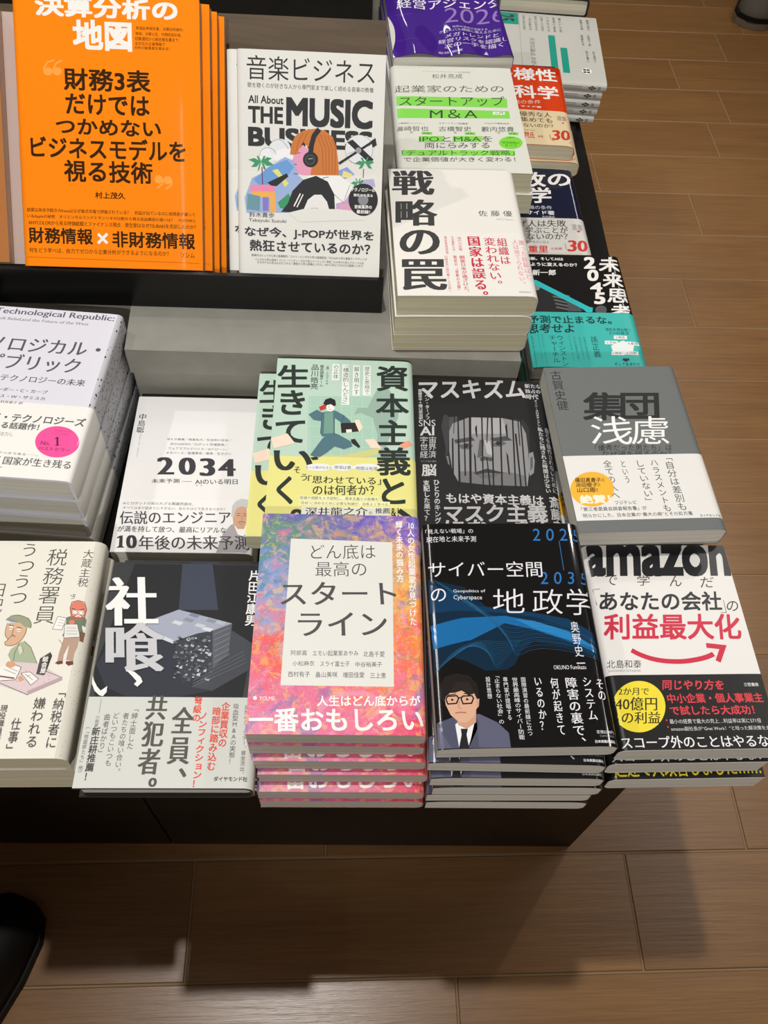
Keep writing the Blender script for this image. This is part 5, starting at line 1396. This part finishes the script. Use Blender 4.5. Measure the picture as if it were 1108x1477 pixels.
# ================================================================ books
WH = pm('e9e8e3', 'M'); WHS = pm('eceae6', 'S')
def donz():
    t = NT('abstract_paint_cover', .3, .4)
    v = t.obj(); wv = t.n('ShaderNodeSeparateXYZ'); t.link(v, wv.inputs[0])
    n1 = t.noise(v, 40, 6, .65, 1.6); n2 = t.noise(t.obj((1, 1, 1), (3, 1, 0)), 60, 6, .7, 2.2); n3 = t.noise(t.obj((260, 700, 1)), 1, 5, .75, 1.2); n4 = t.noise(t.obj((1, 1, 1), (7, 5, 0)), 34, 5, .6, 1.4)
    mx = t.n('ShaderNodeMath', operation='MULTIPLY_ADD', i_0=wv.outputs['Y'], i_1=5.2, i_2=.5)
    ad = t.n('ShaderNodeMath', operation='MULTIPLY_ADD', i_0=n1, i_1=1.0, i_2=-.5); s1 = t.n('ShaderNodeMath', operation='ADD', i_0=mx.outputs[0], i_1=ad.outputs[0])
    left = t.ramp(s1.outputs[0], [(.02, 'e07aa8'), (.2, 'e2688c'), (.36, 'ee5a48'), (.5, 'c98aa8'), (.62, '8e9fd0'), (.78, '5b86b0'), (.88, '5a9470'), (1, '6a5fae')])
    rightc = t.ramp(s1.outputs[0], [(.02, 'e4466a'), (.18, 'f07c9c'), (.34, 'f2745a'), (.5, 'f08a3c'), (.64, 'f0b65a'), (.8, 'd9a060'), (.9, '9a6cc4'), (1, '6f5cc0')])
    mxx = t.n('ShaderNodeMath', operation='MULTIPLY_ADD', i_0=wv.outputs['X'], i_1=9, i_2=.5); ax = t.n('ShaderNodeMath', operation='MULTIPLY_ADD', i_0=n4, i_1=1.2, i_2=-.6); s2 = t.n('ShaderNodeMath', operation='ADD', i_0=mxx.outputs[0], i_1=ax.outputs[0], use_clamp=True)
    c = t.mix(s2.outputs[0], left, rightc)
    k1 = lin('000000'); 
    n5 = t.noise(t.obj((1, 1, 1), (2, 9, 0)), 26, 6, .7, 2.5); n6 = t.noise(t.obj((1, 1, 1), (11, 4, 0)), 48, 6, .7, 2.5)
    c = t.mix(t.ramp(n2, [(.52, '000000'), (.58, 'b0b0b0')]), c, lin('f0c85e')); c = t.mix(t.ramp(n4, [(.55, '000000'), (.62, 'c0c0c0')]), c, lin('4f6fb6'))
    c = t.mix(t.ramp(n5, [(.56, '000000'), (.64, 'b8b8b8')]), c, lin('e9a8c8')); c = t.mix(t.ramp(n6, [(.58, '000000'), (.66, 'a8a8a8')]), c, lin('4f8f78'))
    c = t.mix(t.ramp(n1, [(.36, 'b0b0b0'), (.42, '000000')]), c, lin('e2546a'))
    c = t.mix(t.ramp(n3, [(.55, '000000'), (.68, '909090')]), c, lin('f5dfe0')); c = t.mix(t.ramp(n3, [(.3, '909090'), (.42, '000000')]), c, lin('6a4468'))
    t.col(c); return t.m
stack('donzoko', 'paperback_book', 'multicoloured painted paperbacks in the front row', 'paperback with multicoloured painted cover and white title panel, topmost of the front centre stack', 'multicoloured painted paperbacks', cover=donz(), fin='S', pages=PG_G, sag=(.8, .3))
stack('cyber', 'paperback_book', 'black paperbacks with blue waves in the front row', 'glossy black paperback with blue waves and portrait of a man in glasses', 'glossy black paperbacks with blue waves', cover=pm('121214', 'G'), fin='G', pages=PG_W, sag=(2.3, 2.6))
def am3(w, h, t):
    art = [('t', '超速で大改善しました…', 6, 40, 128, 60, CI['f3df3a'], 'm')]
    return make_book('paperback_book', 'amazon', w, h, t, cover=WHS, fin='S', spine='L', obi=OBI['amazon'], obi_mat=pm('161616', 'S'), obi_fin='S', pages=PG_W, art=ART['amazon'],
                     obi_art=[('t', '超速で大改善しました……', 5, h-20, w-2, h-2, CI['f3df3a'], 'm')])
CI = {c: i for i, c in enumerate(COL)}
stack('amazon', 'paperback_book', 'white paperbacks with black bands at the front right corner', 'white paperback with bold black heading, red curved arrow and black band, front right corner', 'white paperbacks with red curved arrow',
      labels={1: 'second white paperback below the one with the red curved arrow, only its page edge showing', 2: 'bottom paperback of the front right stack, yellow lettering on its black band'},
      make_for={2: am3}, cover=WHS, fin='S', spine='L', obi_mat=pm('161616', 'S'), obi_fin='S', pages=PG_W)
def speckle():
    t = NT('speckled_jacket_spine', .5, .3)
    vo = t.n('ShaderNodeTexVoronoi', i_Vector=t.obj((300, 170, 330)), i_Scale=1.0); ln = t.ramp(vo.outputs['Distance'], [(.2, '2c2c30'), (.3, 'c2c4cc')]); t.col(ln); return t.m
SPK = speckle()
stack('tech', 'hardcover_book', 'lavender hardcovers at the left edge', 'pale lavender hardcover with pink round sticker and speckled spine, topmost at the left edge', 'pale lavender hardcovers with speckled spines', cover=pm('dcdde8', 'S'), fin='S', spine_mat=SPK, hard=True, obi_mat=pm('efeee9', 'S'), obi_fin='S', pages=PG_W, r=4.5)
def zspine():
    t = NT('cream_jacket_spine', .55, .3); vo = t.n('ShaderNodeTexVoronoi', i_Vector=t.obj((500, 320, 320)), i_Scale=1.0); t.col(t.ramp(vo.outputs['Distance'], [(.08, '8a857a'), (.16, 'd9d6c9')])); return t.m
stack('zei', 'paperback_book', 'cream paperbacks with cartoon men at the lower left', 'cream paperback with cartoon of a seated man in a cap and a bald man standing', 'cream paperbacks with cartoon men', cover=pm('e9e6da', 'M'), spine_mat=zspine(), pages=PG_C, r=8, sag=(1.2, .3))
stack('nisen', 'paperback_book', 'white paperbacks under the grey riser', 'plain white paperback with large grey numerals 2034 and a small portrait of a grey-haired man', 'white paperbacks with numerals 2034', cover=pm('eeedec', 'M'), fin='M', obi_mat=pm('f0efee', 'M'), pages=PG_W)
def specks():
    t = NT('black_speckled_cover', .4, .4); n = t.noise(t.obj(), 2500, 2, .6); t.col(t.ramp(n, [(.62, '1c1e22'), (.75, '4a4d54')])); return t.m
stack('shagui', 'hardcover_book', 'black hardcovers with pale bands at the front left', 'black book with collapsing building picture and pale band with red lettering, at the front edge', 'black books with collapsing building picture', cover=specks(), fin='M', spine_mat=pm('17181b', 'G'), hard=True, obi_mat=pm('d3d5cf', 'M'), pages=PG_W, r=7)
stack('shihon', 'paperback_book', 'mint and yellow paperbacks in the middle row', 'mint green paperback with yellow band and running man in teal suit, topmost of its stack', 'mint green paperbacks with a running man', labels={1: 'mint green paperback shifted out to the left from under the topmost running man copy'},
      cover=pm('bcd6c6', 'M'), obi_mat=pm('e6e28c', 'M'), pages=PG_C)
stack('mask', 'paperback_book', 'black paperbacks with a grey face in the middle row', 'matt black paperback with grey face cut into tall letters', 'matt black paperbacks with a grey face', cover=pm('1e1e20', 'M'), pages=PG_W)
stack('shudan', 'paperback_book', 'grey paperbacks at the right edge of the table', 'grey paperback with white band and yellow round sticker, at the right edge of the table', 'grey paperbacks with white bands', labels={1: 'grey paperback shifted out to the right from under the one with the yellow round sticker'},
      cover=pm('6f7372', 'M'), obi_mat=pm('e9e8e4', 'M'), pages=PG_W)
stack('senryaku', 'paperback_book', 'thick white paperbacks on the riser', 'thick white paperback with large black vertical title and red lettering, on the grey riser', 'thick white paperbacks with black vertical title', cover=pm('e6e4dd', 'M'), obi_mat=pm('e8e6df', 'M'), pages=PG_C)
stack('ma', 'paperback_book', 'white and green paperbacks behind', 'white paperback with bright green title bars, behind the thick white stack', 'white paperbacks with green title bars', cover=pm('dfe0d6', 'S'), fin='S', spine='L', pages=PG_C)
stack('purple', 'softcover_book', 'purple softcovers at the top', 'glossy purple softcover with wavy cover and pale numerals 2026', 'glossy purple softcovers', cover=pm('43208a', 'G'), fin='G', pages=PG_W, wave=4.6, sag=(1.5, 2.0))
stack('navy', 'paperback_book', 'navy paperbacks in the right column', 'navy blue paperback with pale grey band, between the red books and the turquoise band', 'navy blue paperbacks', cover=pm('131a36', 'G'), fin='G', obi_mat=pm('d8d6d0', 'S'), obi_fin='S', pages=PG_W, sag=(2.2, .3))
stack('red', 'paperback_book', 'red paperbacks in the right column', 'bright red paperback with beige band and thick page edge, in the right column', 'bright red paperbacks', labels={1: 'red paperback copy sticking out below the topmost red book, its beige band showing'}, cover=pm('d93f10', 'G'), fin='G', obi_mat=pm('e2cfa6', 'S'), obi_fin='S', pages=PG_C, sag=(2.2, .3))
stack('mirai', 'paperback_book', None, 'black paperback with turquoise band and white vertical title, beside the grey riser', 'x', cover=pm('161617', 'G'), fin='G', obi_mat=pm('3fbcb4', 'S'), obi_fin='S', pages=PG_W, sag=(2.2, 2.0))
# pale magazine-format books, spines towards the viewer
wb_w, wb_h, wb_t = 182, 184, 12
def pale_art():
    L = []
    g = CI['86dc55']
    # bars in local millimetres: x runs towards the viewer, y along the spine
    L += [('p', [0, 120, 32, 120, 32, 184, 0, 184], 'G'), ('p', [62, 62, 150, 58, 150, 66, 62, 71], 'G'), ('p', [95, 50, 150, 47, 150, 55, 95, 59], 'G')]
    return L
COL.append('159a86'); GI = len(COL)-1; COL.append('2c3a38'); KI = len(COL)-1; COL.append('f4f4f0'); WI = len(COL)-1; COL.append('8b8f8c'); NI = len(COL)-1
pa = [('p', [2, 118, 36, 118, 36, 184, 2, 184], GI), ('t', '25', 8, 124, 28, 150, KI, 'b'), ('l', [2, 117, 180, 117], .5, NI),
      ('p', [60, 66, 158, 66, 158, 76, 60, 76], GI), ('p', [92, 50, 158, 50, 158, 60, 92, 60], GI)]
pa += [('t', s, 8, 108-i*9, 50, 112-i*9, KI, 'r') for i, s in enumerate(('世界の流れを読む', '一年の論点を', '経済と社会の行方', '企業と人の変化', 'これからの', '技術と地域', '暮らしの形'))]
pa += [('t', s, x, y, x+30, y+4, KI, 'r') for s, x, y in (('識者が語る', 8, 12), ('推薦の言葉', 8, 22), ('必読の一冊', 52, 14), ('現場の声', 52, 24), ('次の時代へ', 96, 10), ('読み解く', 96, 20))]
pa += [('t', '大切な論点', 70, 96, 120, 104, NI, 'm'), ('t', 'わかる', 124, 96, 150, 104, NI, 'm'), ('e', 150, 26, 8, 0, 0, 7, WI), ('p', [145, 22, 149, 22, 149, 26, 145, 26], KI), ('p', [151, 27, 155, 27, 155, 31, 151, 31], KI), ('p', [145, 27, 149, 27, 149, 31, 145, 31], KI), ('p', [151, 22, 155, 22, 155, 26, 151, 26], KI)]
PALE = pm('c9c9c1', 'S')
pale = make_book('softcover_book', 'x', wb_w, wb_h, wb_t, PALE, 'S', spine='R', pages=PG_W, art=pa, r=4.5)
# printed spine: small emblem and lettering
sp = MB(); xs = wb_w/2+.06
def sq(y, z, ry, rz, m):
    sp.add([(xs, y-ry, z), (xs, y, z-rz), (xs, y+ry, z), (xs, y, z+rz)], [(0, 1, 2, 3)], m)
dk = pm('3a3a38', 'M')
for dy, dz in ((0, 1.7), (0, -1.7), (3.4, 0), (-3.4, 0)): sq(72+dy, 5.8+dz, 2.6, 1.5, dk)
sp.add([(xs, 22, 4.2), (xs, 58, 4.2), (xs, 58, 4.9), (xs, 22, 4.9)], [(0, 1, 2, 3)], pm('8b8f8c', 'M')); sp.add([(xs, 14, 6.6), (xs, 58, 6.6), (xs, 58, 7.5), (xs, 14, 7.5)], [(0, 1, 2, 3)], pm('8b8f8c', 'M'))
sp.add([(xs, 80, 3.5), (xs, 84, 3.5), (xs, 84, 8), (xs, 80, 8)], [(0, 1, 2, 3)], pm('8b8f8c', 'M'))
sp.build('spine_print', pale)
for i in range(5):
    o = pale if i == 0 else copy_tree(pale)
    q = (163+(0, -3, -4, -3, -6)[i], 1271+(0, 1, -1, 2, 0)[i], -654.6-12*i, -math.pi/2+(.024, .02, .03, .015, .022)[i]); place(o, wb_w, wb_h, wb_t, q)
    tag(o, ['pale grey softcover with green bars and green corner block, topmost of its spine-out stack', 'second pale grey spine from the top, below the cover with green bars', 'third pale grey spine from the top, below the cover with green bars', 'fourth pale grey spine from the top, below the cover with green bars', 'lowest pale grey spine of the stack, resting on the black table edge'][i], 'book', 'pale grey softcovers with spines towards the viewer')
# cream-paged hardcovers at the top edge of the photo
hc = make_book('hardcover_book', 'x', 135, 194, 27.4, pm('17120f', 'S'), 'S', hard=True, pages=page_mat('page_edges_ivory', 'c4bda6', 'd8d2bd', 'e3ddca'), art=[])
for i in range(4):
    o = hc if i == 0 else copy_tree(hc); place(o, 135, 194, 27.4, (167.5+(0, 1.5, -1, 0)[i], 1466+(0, -1, 1, 0)[i], -605.0-27.4*i, .03+.006*i))
    tag(o, ['black hardcover with ivory pages, topmost at the top edge of the photo', 'second black hardcover with ivory pages at the top edge of the photo', 'third black hardcover from the top, just behind the pale grey stack', 'bottom black hardcover of its stack, hidden behind the pale grey stack'][i], 'book', 'black hardcovers with ivory pages')
# ---------------------------------------------------------------- leaning books
def lean(proto, n, key, t, shifts, labels, group, w, h):
    W_, H_, x, y, z, yaw, tilt = LEAN[key]
    for i in range(n):
        o = proto if i == 0 else copy_tree(proto)
        dx, dy = shifts[i]
        ux = Vector((math.cos(yaw), math.sin(yaw), 0)); bk = Vector((-math.sin(yaw), math.cos(yaw), 0))
        uv = bk*math.cos(tilt)+Vector((0, 0, 1))*math.sin(tilt); nn = Vector((0, 0, 1))*math.cos(tilt)-bk*math.sin(tilt)
        p = Vector((x, y, Z(z)))+ux*dx-nn*(i*t+t)+uv*(h/2+dy)
        M = Matrix(((ux.x, uv.x, nn.x, p.x*.001), (ux.y, uv.y, nn.y, p.y*.001), (ux.z, uv.z, nn.z, p.z*.001), (0, 0, 0, 1)))
        o.matrix_world = M
        tag(o, labels[i], 'book', group)
ob = make_book('paperback_book', 'orange', 169, 240, 14, pm('ff8a12', 'O'), 'O', spine='L', obi=OBI['orange'], obi_mat=pm('ff8a12', 'O'), obi_fin='O', pages=PG_G, sag=(1.5, 1.6))
lean(ob, 4, 'orange', 14.2, [(0, 0), (7, 1), (12, 0), (17, 1)], ['large bright orange book leaning at the front of the easel, top left', 'second orange book, leaning directly behind the frontmost orange one', 'third orange book in the leaning row, counted from the front', 'rearmost orange book of the leaning row, against the wood board'], 'orange books leaning on the easel', 169, 240)
mb_ = make_book('paperback_book', 'music', 136, 196, 14, pm('e6e5df', 'M'), 'M', spine='L', obi=OBI['music'], obi_mat=pm('e9e8e2', 'M'), obi_fin='M', pages=PG_W)
lean(mb_, 3, 'music', 14.3, [(0, 0), (-11, 2), (-7, 1)], ['white book with illustrated girl in headphones, leaning at the front of the easel', 'white copy peeking out to the left behind the headphones girl book', 'rearmost white copy behind the headphones girl book'], 'white music books leaning on the easel', 136, 196)
LEAN['tan'] = (150, 225, -278.154-84.5-75-14, 611.5+14, -571.9, .088, .771)
tb = make_book('paperback_book', 'x', 150, 225, 13, pm('b0713a', 'S'), 'S', spine='L', pages=PG_W, art=[])
lean(tb, 1, 'tan', 13, [(0, 0)], ['tan brown leaning book cut off by the left edge of the photo'], None, 150, 225)
LEAN['pale'] = (150, 225, -278.154-84.5-75-.5, 611.5+15, -571.9, .088, .771)
tb = make_book('paperback_book', 'x', 150, 225, 14, pm('bfaba2', 'S'), 'S', spine='L', pages=PG_W, art=[])  # added book; cover colour carries the orange bounce light on neighbouring page edges
lean(tb, 1, 'pale', 14, [(0, 0)], ['pale pinkish grey book, a strip of it showing between the tan and orange books'], None, 150, 225)
tb.location = tb.location-tb.matrix_world.to_3x3() @ Vector((0, 0, .0135))
# ================================================================ people at the margins
def skin(name, pts, edges, rad, mat, parent, sub=2):
    me = bpy.data.meshes.new(name); me.from_pydata(pts, edges, []); o = bpy.data.objects.new(name, me); C.objects.link(o)
    s = o.modifiers.new('s', 'SKIN'); o.modifiers.new('u', 'SUBSURF').levels = sub; o.modifiers['u'].render_levels = sub
    for v, r_ in zip(me.skin_vertices[0].data, rad): v.radius = (r_, r_)
    me.skin_vertices[0].data[0].use_root = True
    dg = bpy.context.evaluated_depsgraph_get(); m2 = bpy.data.meshes.new_from_object(o.evaluated_get(dg)); o.modifiers.clear(); o.data = m2
    m2.materials.append(mat); m2.polygons.foreach_set('use_smooth', [True]*len(m2.polygons)); o.parent = parent
    return o
CLOTH = flatmat('black_cloth', '050505', '0a0a0a', .9, 300, .1)
LEATHER = flatmat('dark_brown_leather', '0c0806', '120c08', .6, 120)
def shoe(parent, name, upper, sole, L=.29, W=.105, band=None):
    """toe towards +y, origin under the ankle"""
    secs = [(-.30, .30, .072), (-.2, .40, .085), (0, .43, .088), (.2, .44, .075), (.42, .50, .056), (.58, .48, .044), (.68, .36, .030), (.72, .15, .016)]
    m = MB(); N = 16; V = []
    for u, hw, hz in secs:
        for i in range(N):
            an = 2*math.pi*i/N; c, s_ = math.cos(an), math.sin(an)
            V.append((W*hw*2*.5*abs(c)**.8*(1 if c >= 0 else -1)*1.0, L*u, .018+max(0, s_)*hz*1.0+min(0, s_)*.004))
    F = [(j*N+i, j*N+(i+1) % N, (j+1)*N+(i+1) % N, (j+1)*N+i) for j in range(len(secs)-1) for i in range(N)]+[tuple(range(N-1, -1, -1)), tuple(range((len(secs)-1)*N, len(secs)*N))]
    m.add(V, F, upper, True)
    o = m.build(name, parent, 1)
    m = MB(); out = [(hw*W*1.06, L*u) for u, hw, hz in secs]+[(-hw*W*1.06, L*u) for u, hw, hz in reversed(secs)]
    m.prism(out, 0, .018, sole); so = m.build('sole', o, 1)
    if band:
        m = MB()
        out2 = [(x*1.015, y*1.01) for x, y in out]; m.prism(out2, .020, .032, band); m.build('band', o, 1)
    return o
SNK = flatmat('grey_canvas', '5f5a50', '6b655a', .7, 200)
sn = empty('sneaker', (1.02, 2.86, .001), math.radians(158)); tag(sn, 'grey sneaker with dark sole on the floor at the top right corner', 'shoe')
shoe(sn, 'upper', SNK, pm('8a8478', 'M'), .30, .115, pm('1c1712', 'M'))
per = empty('person', (-.518, -.02, 0)); tag(per, 'person in black trousers and dark shoes at the lower left corner', 'person')
body = skin('legs', [(0, -.12, .92), (.02, -.11, .80), (.03, -.06, .50), (.03, -.02, .12), (.03, .04, .06), (-.2, -.11, .80), (-.21, -.06, .50), (-.21, -.02, .12), (-.21, .04, .06)],
            [(0, 1), (1, 2), (2, 3), (3, 4), (0, 5), (5, 6), (6, 7), (7, 8)], [.13, .085, .058, .04, .035, .085, .058, .04, .035], CLOTH, per)
tr = skin('trousers', [(0, -.12, .93), (.025, -.11, .80), (.035, -.055, .50), (.035, -.015, .10), (-.2, -.11, .80), (-.21, -.055, .50), (-.21, -.015, .10)],
          [(0, 1), (1, 2), (2, 3), (0, 4), (4, 5), (5, 6)], [.15, .10, .078, .075, .10, .078, .075], CLOTH, per)
for x, rz in ((.035, -.25), (-.21, .15)):
    s_ = shoe(per, 'shoe', LEATHER, pm('0c0a08', 'M'), .29, .10); s_.location = (x, 0, 0); s_.rotation_euler = (0, 0, rz)
